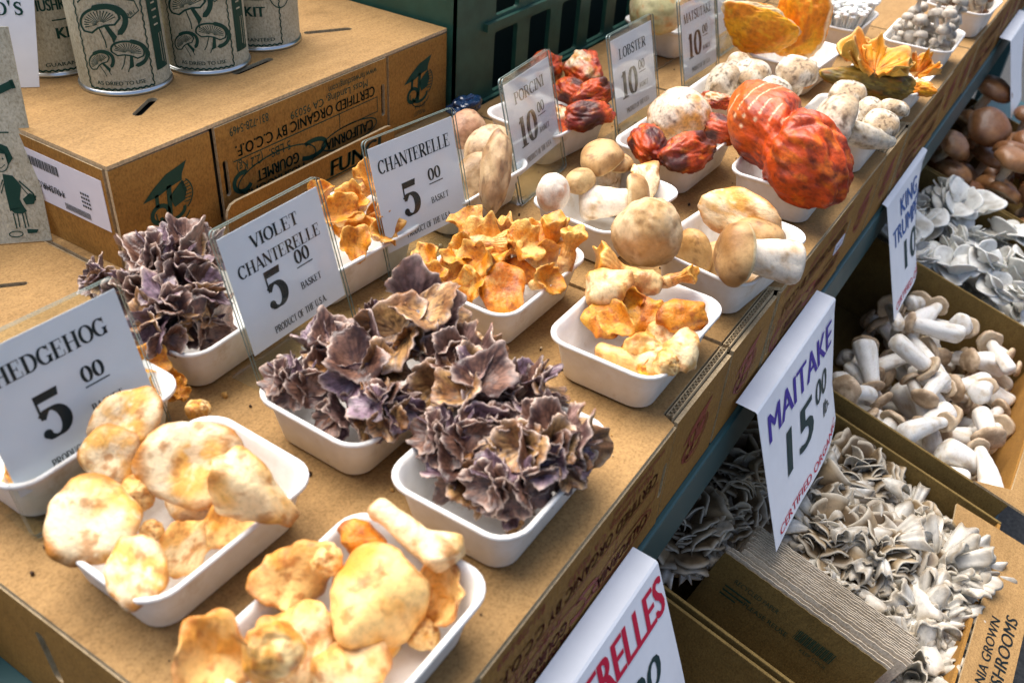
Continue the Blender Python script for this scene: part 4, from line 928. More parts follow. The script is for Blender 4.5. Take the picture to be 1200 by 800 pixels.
GL = [goldlump(180, 1, .8, .8, .34, 1.2), goldlump(181, .75, 1.15, .5, .30, 1.3, pale=.7), goldlump(182, .8, .8, 1.1, .34, 1.4), goldlump(183, 1.2, .8, .7, .4, 1.5, pale=1.0), goldlump(184, .8, .8, .7, .3, 1.6, pale=.8)]
FC = [foldcap(200, .2, .7, .10, .10), foldcap(201, .24, -.5, .12, .08, 0), foldcap(202, .55, .55, .10, .12, 0, .2), foldcap(203, .16, .4, .14, .14, 1, .2, .06), foldcap(204, .22, .8, .12, .12, 1), foldcap(205, .2, .6, .16, .14, 2, .25, .08), foldcap(206, .26, .9, .12, .10, 2, .3), foldcap(207, .18, -.6, .18, .14, 2, .2, .05), foldcap(208, .14, .45, .12, .12, 0, .2, .16), foldcap(209, .14, -.55, .16, .12, 0, .22, .14)]
def orient(x, y, az, tilt, spin):
    ca = math.atan2(-y, -x); a = ca + R(az)
    return Matrix.Rotation(a, 4, 'Z') @ Matrix.Rotation(R(tilt), 4, 'Y') @ Matrix.Rotation(R(spin) - a, 4, 'Z')
_vc = {}
def mverts(me):
    if me.name not in _vc:
        a = np.empty(len(me.vertices) * 3); me.vertices.foreach_get('co', a); a = a.reshape(-1, 3); _vc[me.name] = a[::max(1, len(a) // 1500)]
    return _vc[me.name]
def floor_z(P):
    """height of the table and the pulp trays under each point"""
    h = np.full(len(P), .0015)
    for cx, cy, _, rot in TR.values():
        c, q = math.cos(R(-rot)), math.sin(R(-rot)); x, y = P[:, 0] - cx, P[:, 1] - cy; X_, Y_ = np.abs(c * x - q * y), np.abs(q * x + c * y)
        d = np.minimum(.065 - X_, .049 - Y_); k = d > -.001
        t = np.where(d < .006, .0425, .0425 - (d - .006) / .010 * .037); t = np.maximum(t, .0055); h = np.where(k, np.maximum(h, t), h)
    return h
def settle(meshes, p, rotm, px, py, z, slack=.006):
    """lift a piece along the line of sight until it no longer cuts into its tray"""
    A_ = np.concatenate([mverts(m) for m in meshes]) @ np.array(rotm)[:3, :3].T
    for _ in range(4):
        Q = A_ + np.array(p); pen = np.max(floor_z(Q) - Q[:, 2]) - slack
        if pen <= 0: break
        z = min(z + pen, .11); p = at(px, py, z)
    return p
def put(name, me, px, py, z, size, az=0, tilt=0, spin=0, label=None, cat='mushroom', group=None, sc=(1, 1, 1), free=False):
    """one mushroom at a table spot: its axis leans `tilt` degrees towards azimuth az (0 = towards the buyer)"""
    p = at(px, py, z); rm = orient(p[0], p[1], az, tilt, spin) @ Matrix.Diagonal((size * sc[0], size * sc[1], size * sc[2], 1))
    if not free: p = settle([me], p, rm, px, py, z)
    return tag(link(name, me, None, Matrix.Translation(p) @ rm), label, cat, group)
def put2(name, parts, M, label, cat='mushroom', group=None):
    t = thing(name, label, cat, group=group); t.matrix_world = M
    for nm, me in zip(('cap', 'stem'), parts): link(nm, me, t)
    return t
def putp(name, parts, px, py, z, size, az, tilt, spin, label, group=None):
    p = at(px, py, z); rm = orient(p[0], p[1], az, tilt, spin) @ Matrix.Scale(size, 4); p = settle(parts, p, rm, px, py, z)
    return put2(name, parts, Matrix.Translation(p) @ rm, label, 'mushroom', group)

# ---- T2 hedgehog caps
g = 'hedgehog mushrooms in the front left tray'
hm = lambda *a, **k: put('hedgehog_mushroom', *a, group=g, **k)
hm(HG[0], 226, 545, .050, .060, 10, 40, 40, label='largest pale round hedgehog cap in the middle of its tray', sc=(.95, 1.05, 1))
hm(FC[4], 298, 572, .040, .050, 40, 50, 10, label='ochre ragged hedgehog piece at the right end of its tray', sc=(.8, 1.15, 1.2))
hm(FC[1], 272, 610, .026, .038, 30, 40, 120, label='brown rough underside of a hedgehog cap below the ragged piece')
hm(HG[2], 110, 612, .040, .052, -15, 28, 100, label='broad cream hedgehog cap at the left corner of its tray', sc=(1.1, .95, 1))
hm(HG[1], 150, 492, .058, .038, -10, 40, 0, label='small cream hedgehog cap topmost before the price sign', sc=(1.25, 1, 1.1))
hm(HG[4], 132, 533, .044, .038, -20, 55, 200, label='white hedgehog cap just under the topmost one')
hm(HG[1], 160, 670, .028, .038, 10, 20, 60, label='small oval hedgehog cap lowest in the tray, near its front corner', sc=(1.1, .9, 1))
hm(FC[3], 218, 640, .026, .036, 10, 62, 0, label='narrow brown-edged hedgehog slice under the largest cap', sc=(1.1, .8, .9))
hm(GL[4], 178, 622, .030, .018, 0, 0, 0, label='tiny hedgehog cap between the two broad caps')
hm(GL[0], 232, 480, .036, .018, 120, 40, 0, label='tiny golden hedgehog bit behind the largest cap')
hm(GL[4], 160, 578, .026, .026, 0, 40, 0, label='hedgehog stub showing white between the caps')
hm(HG[0], 240, 590, .016, .05, 60, 10, 0, label='hedgehog cap buried under the ragged right-hand piece')
# ---- T1 golden chunky mushrooms
g = 'chunky golden mushrooms in the nearest tray'
sm = lambda *a, **k: put('golden_mushroom', *a, group=g, **k)
sm(SP[3], 436, 590, .056, .056, 42, 104, 0, label='long tapering golden stem pointing up and back', sc=(1.1, 1.1, 1))
sm(FC[8], 343, 676, .040, .046, 25, 48, 75, label='oval golden cap leaning out over the left rim', sc=(.95, 1, .9))
sm(FC[2], 443, 698, .040, .058, 5, 30, 75, label='largest smooth golden cap in the middle of the nearest tray', sc=(1.05, 1, 1.2))
sm(FC[9], 520, 697, .030, .040, -40, 50, 60, label='curled golden cap inside the right rim', sc=(1, .9, 1))
sm(FC[9], 258, 765, .034, .048, -10, 50, -30, label='pale wedge-shaped piece hanging over the left rim', sc=(1, 1, 1.2))
sm(FC[3], 350, 757, .030, .048, 10, 35, 20, label='pale knobbly mushroom in front of the oval cap', sc=(1.05, .9, .9))
sm(FC[4], 410, 790, .026, .042, 10, 40, 60, label='cut mushroom at the bottom edge of the picture')
sm(GL[4], 382, 655, .030, .024, -40, 40, 0, label='small brown mushroom wedged behind the oval cap')
sm(GL[4], 497, 742, .018, .022, 60, 20, 0, label='small golden knob under the largest cap')
sm(FC[6], 425, 632, .026, .028, 0, 40, 0, label='short pale stub beside the long stem')
sm(GL[0], 430, 745, .014, .044, 0, 10, 0, label='shaded golden cap at the bottom of the nearest tray')
sm(GL[2], 320, 765, .014, .036, 0, 10, 0, label='shaded golden lump under the knobbly mushroom')
# ---- violet chanterelles
def vm(v, px, py, z, s, az, tl, spin, label, grp, sc=(1, 1, 1)): put('violet_chanterelle', VI[v], px, py, z, s * .76, az, tl, spin, label=label, cat='mushroom cluster', group=grp, sc=sc)
g = 'violet chanterelle clusters behind the front tray row'
vm(3, 350, 448, .034, .046, -40, 20, 0, 'dark bluish violet cluster at the left end of its tray', g)
vm(0, 392, 420, .048, .050, -20, 5, 60, 'upright violet cluster with pale stems before the price sign', g)
vm(0, 428, 432, .052, .054, 0, 30, 150, 'violet cluster facing front with a lilac fan in the middle', g)
vm(4, 490, 385, .064, .064, 0, 25, 10, 'tallest violet cluster with wide tan fans on top', g)
vm(2, 414, 482, .034, .044, 10, 25, 0, 'violet cluster low at the front corner of its tray', g)
vm(5, 455, 478, .036, .046, 30, 20, 90, 'violet cluster by the right rim of its tray', g)
vm(1, 530, 430, .050, .054, 40, 25, 30, 'tan and violet cluster bridging the two violet trays', g)
vm(2, 440, 378, .062, .034, -40, 10, 30, 'slim pale violet fan standing up behind the lilac one', g, (.7, .7, 1.3))
g = 'violet chanterelle clusters in the tray at the rim'
vm(0, 560, 465, .058, .054, -20, 10, 0, 'violet cluster with upright pale stalks at the back of the rim tray', g)
vm(2, 612, 462, .054, .052, 20, 10, 50, 'brown violet cluster at the back right of the rim tray', g)
vm(3, 532, 512, .040, .050, -50, 20, 0, 'violet cluster hanging over the left end of the rim tray', g)
vm(5, 580, 520, .046, .056, 0, 20, 0, 'violet cluster in the middle of the rim tray', g)
vm(1, 640, 515, .040, .050, 40, 20, 0, 'tan-edged cluster near the right corner of the rim tray', g)
vm(0, 548, 555, .034, .046, -20, 25, 80, 'violet cluster low at the left front of the rim tray', g)
vm(3, 598, 565, .034, .048, 0, 30, 20, 'bluish violet cluster at the front corner of the rim tray', g)
vm(5, 655, 535, .034, .046, 30, 20, 120, 'ruffled brown violet cluster inside the long right rim', g)
vm(2, 588, 590, .026, .036, 0, 25, 200, 'small violet cluster lowest in the rim tray', g)
g = 'dark violet clusters behind the violet chanterelle sign'
vm(3, 198, 308, .070, .058, 0, 25, 0, 'dark violet cluster on top of the rear heap', g)
vm(2, 222, 342, .058, .056, 30, 30, 0, 'dark violet cluster with a pale lilac fan in the rear heap', g)
vm(3, 168, 335, .058, .056, -30, 30, 60, 'dark violet cluster at the left of the rear heap', g)
vm(5, 195, 375, .040, .056, 0, 35, 0, 'dark brownish violet cluster low in the rear heap', g)
vm(3, 232, 380, .038, .046, 40, 30, 0, 'dark violet cluster beside the edge of the violet sign', g)
vm(2, 118, 328, .054, .032, -80, 60, 0, 'small dark violet sprig sticking out left of the rear heap', g)
vm(0, 222, 296, .066, .044, 20, 10, 90, 'dark violet cluster highest beside the violet sign', g)
# ---- chanterelles
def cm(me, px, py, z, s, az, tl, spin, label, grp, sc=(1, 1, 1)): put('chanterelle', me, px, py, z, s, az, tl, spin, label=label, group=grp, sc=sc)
g = 'chanterelles in the tray before the chanterelle sign'
cm(CH[2], 530, 330, .024, .036, -20, 45, 0, 'broad pale chanterelle at the left front of its tray', g, (1.15, 1, .7))
cm(HGO, 590, 340, .032, .040, 0, 42, 30, 'bright orange round chanterelle cap at the front of its tray', g, (1.1, 1, 1))
cm(CHS[0], 642, 322, .020, .050, 188, 12, 0, 'orange chanterelle standing stem up by the right end', g, (1.3, 1.3, 1))
cm(CHS[1], 660, 320, .018, .038, 150, 12, 0, 'shorter orange chanterelle beside the standing one', g, (1.5, 1.5, 1))
cm(CHS[2], 545, 285, .044, .040, 70, 80, 0, 'orange chanterelle lying across the back of the heap', g, (1.5, 1.5, 1))
cm(CH[4], 605, 300, .036, .034, 20, 35, 0, 'pale yellow ruffled chanterelle on top of the heap', g)
cm(CH[5], 545, 268, .050, .024, -10, 30, 0, 'small wavy tan chanterelle overlapping the chanterelle sign', g, (1.3, 1.2, .5))
cm(CH[1], 570, 315, .036, .032, -30, 40, 90, 'golden chanterelle in the middle of the heap', g)
cm(CH[2], 512, 315, .032, .028, -70, 40, 50, 'pale chanterelle over the left rim of its tray', g)
cm(CH[4], 555, 338, .024, .028, -10, 50, 120, 'pale chanterelle low at the front rim of its tray', g)
cm(CH[0], 622, 335, .022, .030, 60, 50, 200, 'orange chanterelle under the standing one', g)
cm(CH[1], 538, 305, .038, .028, 0, 30, 170, 'ochre chanterelle behind the broad pale one', g)
cm(GL[0], 600, 325, .034, .024, 0, 0, 70, 'little orange lump of chanterelle tucked mid heap', g)
cm(CH[4], 588, 288, .034, .028, 190, 30, 0, 'pale ruffled chanterelle leaning on the far rim', g)
cm(CH[0], 518, 335, .024, .024, -40, 40, 10, 'small orange chanterelle at the left rim', g)
cm(FC[5], 575, 298, .040, .030, 0, 40, 33, 'wavy yellow chanterelle cap at the back of the heap', g)
cm(FC[7], 548, 322, .034, .030, -20, 45, 80, 'folded yellow chanterelle left of the orange cap', g)
cm(FC[6], 612, 316, .034, .026, 30, 45, 10, 'folded orange chanterelle beside the standing stem', g)
cm(CH[4], 570, 325, .012, .05, 0, 10, 33, 'shaded chanterelle at the bottom of its tray', g)
cm(CH[0], 625, 318, .012, .044, 0, 10, 0, 'shaded orange chanterelle at the bottom of its tray', g)
g = 'chunky chanterelles in the tray at the rim'
cm(FC[4], 712, 335, .046, .044, -20, 40, 30, 'large pale chanterelle across the back of the rim tray', g, (1, .9, 1.2))
cm(CHS[2], 775, 335, .046, .056, -82, 82, 0, 'thick pale chanterelle stem lying over the rim tray', g, (1.6, 1.6, 1))
cm(CHS[1], 772, 332, .046, .030, 85, 60, 0, 'small tan chanterelle with a flat cap near the porcini', g, (1.5, 1.5, 1))
cm(FC[5], 706, 374, .034, .030, -20, 40, 0, 'small rounded golden cap at the left of the rim tray', g, (1.2, 1, 1))
cm(FC[5], 760, 372, .034, .040, 0, 35, 40, 'bright yellow chanterelle with white flesh in the middle', g)
cm(FC[6], 800, 370, .030, .040, 30, 45, 40, 'orange rounded cap against the right rim', g)
cm(SP[0], 698, 408, .022, .056, 62, 84, 0, 'long yellow chanterelle lying at the front of the rim tray', g, (.9, .9, 1))
cm(FC[4], 800, 410, .030, .032, 20, 30, 90, 'pale knob hanging over the right rim', g, (1.1, 1, 1))
cm(FC[7], 762, 437, .018, .024, 20, 40, 0, 'small yellow knob lowest in the rim tray', g)
cm(FC[3], 772, 396, .030, .028, 0, 55, 45, 'white-fleshed chanterelle in the centre of the rim tray', g)
cm(CH[0], 735, 388, .026, .030, -30, 40, 100, 'golden chanterelle under the large pale one', g)
cm(GL[2], 752, 415, .012, .040, 0, 20, 0, 'shaded golden chanterelle at the bottom of the rim tray', g)
cm(GL[4], 782, 425, .020, .024, 40, 30, 0, 'pale yellow knob next to the lowest one', g)
cm(FC[7], 735, 358, .036, .034, -20, 45, 0, 'orange-brown piece under the lying stem', g)
g = 'chanterelles between the violet and chanterelle signs'
put('chanterelle', CH[1], 440, 278, .036, .030, 40, 50, 20, label='orange chanterelle by the long rim between two signs', group=g, free=True)
put('chanterelle', CH[0], 414, 292, .034, .030, 10, 50, 80, label='brown-orange chanterelle at the front rim between two signs', group=g, free=True)
put('chanterelle', CH[5], 436, 274, .030, .022, 30, 40, 140, label='little golden chanterelle next to the edge of the chanterelle card', group=g, free=True)
for k, (v, px, py, z, s, az, tl, lab) in enumerate(((0, 400, 262, .040, .034, 0, 40, 'orange chanterelle at the front centre between two signs'), (1, 425, 245, .046, .032, -30, 50, 'golden chanterelle at the back centre between two signs'), (3, 418, 268, .034, .032, 10, 60, 'long orange chanterelle lowest between two signs'),
        (5, 430, 220, .054, .030, 20, 40, 'ruffled tan chanterelle topmost between two signs'), (0, 438, 265, .034, .032, 60, 50, 'orange-brown chanterelle at the right front between two signs'), (4, 388, 240, .046, .028, -60, 40, 'pale chanterelle by the kraft flap between two signs'), (0, 395, 268, .022, .030, 0, 40, 'shaded golden chanterelle at the bottom between two signs'),
        (1, 446, 262, .022, .028, 0, 40, 'golden chanterelle near the rim between two signs'), (3, 412, 232, .046, .034, 100, 60, 'slim orange chanterelle lying at the back between two signs'))):
    cm(CH[v], px, py, z, s, az, tl, 50 * k, lab, g)
g = 'yellow pieces behind the hedgehog sign'
for k, (v, px, py, z, sz, lab) in enumerate(((0, 176, 432, .034, .026, 'orange ruffled mushroom on top behind the hedgehog sign'), (2, 196, 452, .026, .020, 'pale yellow mushroom near the tray corner behind the hedgehog sign'), (1, 186, 462, .022, .022, 'golden mushroom low beside the hedgehog sign edge'), (5, 200, 470, .018, .014, 'little orange mushroom lowest behind the hedgehog sign'), (0, 2, 570, .024, .018, 'yellow mushroom showing left of the hedgehog sign edge'))):
    put('chanterelle', CH[v], px, py, z - .3 * sz, sz, 20 * k, 40, 70 * k, label=lab, group=g, free=True)
# ---- porcini
g = 'porcini in the two trays below the porcini sign'
P_n = lambda *a: putp('porcini', *a, g)
put('porcini', gmesh('porcini', *(lambda V, G: (V, mix(WHITE, (.72, .42, .26), sst(.4, .7, fbm(V * 3, 4)))))(*blob(4, .85, .85, 1.1, .1)), [M_PORC]), 648, 226, .030, .037, 0, 20, 0, label='egg-shaped pinkish white porcini at the left rim', group=g)
put('porcini', gmesh('porcini', *(lambda V, G: (V, mix((.6, .44, .22), (.36, .22, .09), sst(.4, .7, fbm(V * 3, 5)))))(*blob(5, 1.2, .9, .8, .1)), [M_PORC]), 680, 212, .030, .030, 0, 0, 0, label='little tan button behind the egg-shaped porcini', group=g)
P_n(PO[1], 736, 236, .034, .052, 98, 82, 20, 'fat white porcini lying on its side in front')
P_n(PO[2], 706, 190, .052, .046, -60, 25, 0, 'tan-capped porcini at the back of its tray')
P_n(PO[3], 722, 196, .046, .034, 150, 10, 0, 'porcini with an upright white stem in the middle')
put('porcini', HG[3], 752, 216, .040, .048, 70, 35, 30, label='greyish gilled porcini slice by the far rim', group=g, sc=(1.2, .8, 1))
P_n(PO[0], 745, 240, .024, .036, 60, 60, 0, 'small white porcini beside the round tan cap')
def capblob(sd, c1, c2, c3, *a):
    V, G = blob(sd, *a); f = fbm(V * 3, sd); f2 = fbm(V * 9, sd + 1); C = mix(c1, c2, sst(.35, .65, f)); C = mix(C, c3, sst(.58, .72, f2) * .6); return gmesh('porcini', V, C, [M_PORC])
put('porcini', capblob(7, (.72, .57, .36), (.52, .34, .15), (.3, .17, .06), 1, 1, 1.15, .2), 760, 272, .034, .056, 0, 15, 0, label='round tan porcini cap like a ball between two trays', group=g)
put('porcini', capblob(8, (.56, .36, .14), (.34, .18, .05), (.18, .08, .02), .8, .55, 1.05, .1), 812, 299, .030, .051, 0, 14, 70, label='brown oval porcini half standing at the left rim', group=g)
P_n(PO[1], 872, 298, .024, .056, -70, 84, 100, 'thick white porcini stem lying in the front tray')
P_n(PO[0], 888, 284, .034, .050, 170, 26, 0, 'white upright porcini at the right of the front tray')
put('porcini', HG[1], 868, 252, .044, .066, -5, 62, 0, label='long brown porcini cap seen edge-on at the back', group=g, sc=(.7, 1.25, 1.2))
P_n(PO[2], 848, 310, .018, .044, -40, 70, 0, 'white porcini stub low by the brown oval half')
g = 'mottled porcini behind the chanterelle sign'
put('porcini', capblob(9, (.60, .40, .26), (.40, .22, .13), (.2, .1, .05), 1, .8, .7, .15), 546, 152, .050, .046, 0, 30, 0, label='pinkish brown porcini cap topmost beside the sign corner', group=g)
put('porcini', capblob(10, (.62, .50, .34), (.38, .25, .13), (.14, .08, .04), 1.2, .9, .7, .12), 572, 175, .044, .050, 0, 30, 0, label='mottled tan porcini cap behind the chanterelle sign', group=g)
put('porcini', capblob(13, (.62, .46, .27), (.36, .22, .11), (.10, .05, .03), 1.3, .7, .6, .22), 580, 202, .036, .050, 25, 55, 40, label='beige wedge of porcini over the rim behind the sign', group=g, sc=(1.2, .8, 1.1))
put('porcini', capblob(12, (.5, .38, .24), (.3, .2, .1), (.14, .08, .04), 1.2, .9, .8, .12), 560, 205, .022, .046, 0, 30, 0, label='shaded porcini at the bottom behind the sign', group=g)
# ---- lobster mushrooms
g = 'lobster mushrooms in the tray by the lobster sign'
def lm(me, px, py, z, s, az, tl, sp, label, grp, sc=(1, 1, 1)): put('lobster_mushroom', me, px, py, z, s, az, tl, sp, label=label, group=grp, sc=sc)
V, G = blob(140, 1, 1, .95, .13, 1.4); f3 = V[..., 2] + (fbm(V * 4, 3) - .5) * .5; f2 = fbm(V * 12, 5)
C = mix(lob_color(V, G, 140), mix((.88, .84, .74), (.72, .40, .10), sst(.45, .7, fbm(V * 4, 8))), sst(-.22, .02, f3)); C = mix(C, (.12, .05, .02), sst(.62, .72, f2) * .8)
lm(gmesh('lobster_mushroom', V, C, [M_LOB]), 797, 138, .052, .068, 0, 12, 0, 'cream-topped domed lobster mushroom with a red underside', g, (1.05, 1, .95))
lm(LP[0], 760, 168, .040, .066, 0, 10, 40, 'dark red lobster mushroom piece at the left of the cream dome', g)
lm(LP[2], 806, 180, .044, .070, 5, 10, -32, 'long red-black lobster piece along the front rim', g)
lm(LP[0], 840, 150, .048, .060, 0, 10, 90, 'dark red lobster piece at the right of the cream dome', g)
lm(LP[1], 838, 118, .060, .034, 0, 0, 90, 'small orange lobster nub behind the cream dome', g)
# the big one: two fused lobes
G, SF = sphere_grid(110, 150)
q = G.copy(); ax = q[..., 0]
w_ = .37 * (1 - .17 * np.exp(-((ax - .05) / .22) ** 2)) * np.sqrt(np.clip(1 - ax ** 2, 0, 1)) / np.maximum(np.hypot(q[..., 1], q[..., 2]), 1e-6)
w_ = w_ * (1 + .22 * sst(-.1, .9, ax))
V = np.stack([ax * .62, q[..., 1] * w_, q[..., 2] * w_], -1)
V[..., 2] += -.10 * ax + .05 * np.sin(ax * 3); V[..., 1] += .08 * ax * ax
d = (fbm(V * 2.6 + 2, 150, 2) - .5) * .11 + (fbm(V * np.array([5, 14, 14]), 151, 3) - .5) * .045 + .018 * np.sin((V[..., 1] - .6 * V[..., 0]) * 40 + 9 * fbm(V * 3, 153)) * sst(-.15, .25, ax) - .05 * np.exp(-((ax - .02 + .25 * G[..., 1]) / .05) ** 2) - .03 * np.exp(-((ax - .5 - .2 * G[..., 1]) / .05) ** 2)
V = V + G * d[..., None]
C = mix((.62, .085, .006), (.34, .032, .006), sst(.4, .66, fbm(V * 4, 160))); st_ = fbm(V * np.array([4, 16, 16]), 161); C = mix(C, (.78, .20, .012), sst(.50, .66, st_) * (.3 + .5 * sst(.1, .6, ax))); C = mix(C, (.76, .21, .02), sst(-.1, -.6, ax) * .6); C = mix(C, (.10, .015, .008), sst(.56, .70, fbm(V * np.array([5, 12, 12]), 162)) * .7)
cr_ = np.abs(((V[..., 0] + .30 * V[..., 1] + .05 * fbm(V * 6, 163)) * 9.5) % 1 - .5); msk = (ax < .22) & (ax > -.72) & (fbm(V * np.array([2, 2.5, 2.5]), 166, 2) > .455) & (G[..., 2] > -.2)
C = mix(C, (.88, .70, .48), sst(.075, .03, cr_) * msk)
big = gmesh('lobster_mushroom', V, C, [M_LOB])
p = at(916, 164, .071); a_ = at(975, 200, .05); b_ = at(866, 130, .05); ang = math.atan2(a_[1] - b_[1], a_[0] - b_[0])
tag(link('lobster_mushroom', big, None, Matrix.Translation(p) @ Matrix.Rotation(ang, 4, 'Z') @ Matrix.Rotation(R(7), 4, 'Y') @ Matrix.Diagonal((.132, .112, .116, 1))), 'biggest bright red lobster mushroom, two lobes with white cracks', 'mushroom', 'lobster mushroom by itself')
g = 'lobster pieces behind the porcini sign'
lm(LP[1], 684, 82, .056, .064, 0, 10, 20, 'tan and orange lobster piece on top beside the porcini sign', g)
lm(LP[0], 672, 108, .044, .060, 0, 10, 80, 'bright red lobster piece next to the porcini sign edge', g)
lm(LP[2], 696, 112, .044, .060, 0, 20, -30, 'red lobster piece with a dark fold under the tan one', g)
lm(LP[0], 690, 135, .030, .064, 0, 10, -30, 'glossy dark red lobster piece low at the front', g)
lm(LP[2], 640, 80, .050, .070, 0, 0, 10, 'orange lobster piece peeking over the porcini sign', g)
lm(LP[1], 660, 140, .026, .05, 0, 0, 60, 'shaded lobster piece behind the porcini sign', g)
# ---- matsutake
g = 'matsutake in the trays around the lobster mushrooms'
mm_ = lambda *a: putp('matsutake', *a, g)
mm_(MA[0], 932, 90, .056, .050, 20, 15, 0, 'round grey-white matsutake with dark specks behind the red lobster')
mm_(MA[1], 880, 92, .050, .046, -20, 30, 0, 'white matsutake cap at the middle of the row behind the red lobster')
mm_(MA[2], 850, 98, .046, .046, -60, 60, 0, 'matsutake lying by the matsutake sign foot')
mm_(MA[0], 905, 112, .036, .042, 10, 50, 0, 'pale matsutake low behind the red lobster')
mm_(MA[1], 865, 80, .052, .036, 0, 40, 90, 'small matsutake at the back of the speckled row')
mm_(MA[2], 985, 150, .040, .066, -70, 74, 0, 'large speckled matsutake lying at the front rim')
mm_(MA[0], 992, 116, .050, .044, -10, 20, 0, 'dark-topped matsutake behind the large speckled one')
mm_(MA[1], 1046, 132, .036, .034, 170, 15, 0, 'small white matsutake stem standing at the right')
mm_(MA[1], 1020, 132, .036, .034, 60, 30, 0, 'small brown matsutake between its neighbours')
mm_(MA[0], 1030, 150, .020, .040, 20, 30, 0, 'shaded matsutake at the bottom of the front tray')
put('matsutake', capblob(14, (.78, .70, .48), (.55, .55, .30), (.6, .25, .05), 1.2, 1, .8, .15), 771, 8, .046, .080, 0, 20, 0, label='big pale greenish matsutake in the rear tray', group=g)
# ---- shelf fungus
g = 'orange shelf fungus at the far end'
def sf(me, px, py, z, s, az, tl, sp, label, sc=(1, 1, 1)):
    p = at(px, py, z); fa = math.degrees(math.atan2(-p[1], -p[0])) + 90
    put('shelf_fungus', me, px, py, z, s, az, tl, sp + fa, label=label, group=g, sc=sc)
def leaf(sd, A, tip, green=.1, c1=(.80, .35, .012), c2=(.70, .23, .010)):
    rg = np.random.default_rng(sd); top, bot, u, v = fan(rg, 1, A, .5, .10, 2, 44, 26, .13, .12, .010, -.15)
    f1 = fbm(top * 3, sd); f2 = fbm(top * 8, sd + 3); c = mix(c1, c2, sst(.38, .62, f1)); c = mix(c, (.34, .14, .03), sst(.6, .74, f2) * .55)
    c = mix(c, (.88, .80, .62), sst(.93, 1, v) * .8 * (green < .3)); c = mix(c, (.70, .42, .03), (green > .3) * sst(.45, .7, f2 + .3 * v - .1)); c = mix(c, (.86, .66, .5), sst(.45, .95, -u * tip) * sst(.6, .9, v) * abs(tip)); cb = mix((.78, .5, .08), (.5, .36, .07), f1)
    V, F, C = fan_mesh([(top, bot, c, cb)]); V = np.stack([V[:, 0], -V[:, 2], V[:, 1]], 1); return make_mesh('shelf_fungus', V, F, [M_FAN], None, np.clip(C, 0, 1), True)
def slab(sd, sx, sy, sz, c1=(.90, .46, .015), c2=(.78, .28, .010), edge=(.9, .82, .62), pt=0):
    V, G = blob(sd, 1, 1, 1, .34, 1.3, 70, 90); V = V * (1 + .10 * (fbm(G * 6, sd + 3) - .5))[..., None]
    V[..., 0] *= 1 + pt * V[..., 2]; f1 = fbm(V * 4, sd); f2 = fbm(V * 11, sd + 3); C = mix(c1, c2, sst(.36, .62, f1)); C = mix(C, (.36, .13, .015), sst(.58, .72, f2) * .55); C = mix(C, (c1[0], c1[1] * 1.3, c1[2] * 3), sst(.44, .30, f2) * .6)
    e = np.abs(G[..., 1]) + (f1 - .5) * .25; C = mix(C, edge, sst(.22, .08, e) * .9); return gmesh('shelf_fungus', V * np.array([sx, sy, sz]), C, [M_FAN])
sf(slab(170, 1.15, .30, .75, pt=.5), 886, 34, .075, .085, 60, 15, 12, 'pointed orange shelf fungus slab leaning left')
sf(slab(171, .85, .32, 1.25), 938, 26, .082, .085, 0, 0, -18, 'upright broad orange shelf fungus slab with a white edge')
sf(slab(173, 1.5, .55, .5, (.30, .20, .02), (.10, .075, .014), (.42, .28, .04)), 1022, 96, .052, .072, 0, -20, 14, 'dark olive boat-shaped underside of the yellow shelf fungus')
sf(slab(178, .7, .3, .7), 1000, 58, .078, .045, -60, 20, 30, 'torn orange lobe standing on the left end of the olive piece')
sf(slab(179, .6, .35, .6), 1046, 78, .072, .040, 60, 20, -20, 'torn orange lobe standing on the right end of the olive piece')
sf(shelf(172, 6, 110, .3, .20, .7, 48), 1025, 84, .070, .072, 0, 0, 0, 'ragged orange and yellow shelf fungus frill over the tray')
sf(shelf(176, 4, 100, .2, .20, .6, 55), 1075, 88, .054, .042, 60, 10, 20, 'torn pale orange shelf fungus frill at the right of the olive one')
sf(slab(174, 1, .6, .7), 1082, 104, .046, .030, 30, 10, 0, 'small bright orange lump hanging over the front rim')
sf(slab(175, .6, .4, 1.1), 948, 88, .046, .030, 0, 0, 0, 'small yellow drip-like piece below the upright slab')

# ------------------------------------------------------------------ heaps: pieces dropped one after another on a height map
def verts_of(parts):
    P = []
    for me in parts:
        a = np.empty(len(me.vertices) * 3); me.vertices.foreach_get('co', a); P.append(a.reshape(-1, 3))
    return np.concatenate(P)
class Heap:
    def __init__(s, x0, x1, y0, y1, base, cell=.004, sink=.006, dome=0):
        s.b = (x0, x1, y0, y1); s.c = cell; s.sink = sink
        s.nx, s.ny = int((x1 - x0) / cell) + 1, int((y1 - y0) / cell) + 1; s.h = np.full((s.nx, s.ny), float(base))
    def drop(s, V, x, y, clamp=True):
        x0, x1, y0, y1 = s.b
        if clamp:
            x = min(max(x, x0 - V[:, 0].min()), x1 - V[:, 0].max()); y = min(max(y, y0 - V[:, 1].min()), y1 - V[:, 1].max())
        i = np.clip(((V[:, 0] + x - x0) / s.c).astype(int), 0, s.nx - 1); j = np.clip(((V[:, 1] + y - y0) / s.c).astype(int), 0, s.ny - 1)
        z = np.max(s.h[i, j] - V[:, 2]) - s.sink; np.maximum.at(s.h, (i, j), V[:, 2] + z); return x, y, z
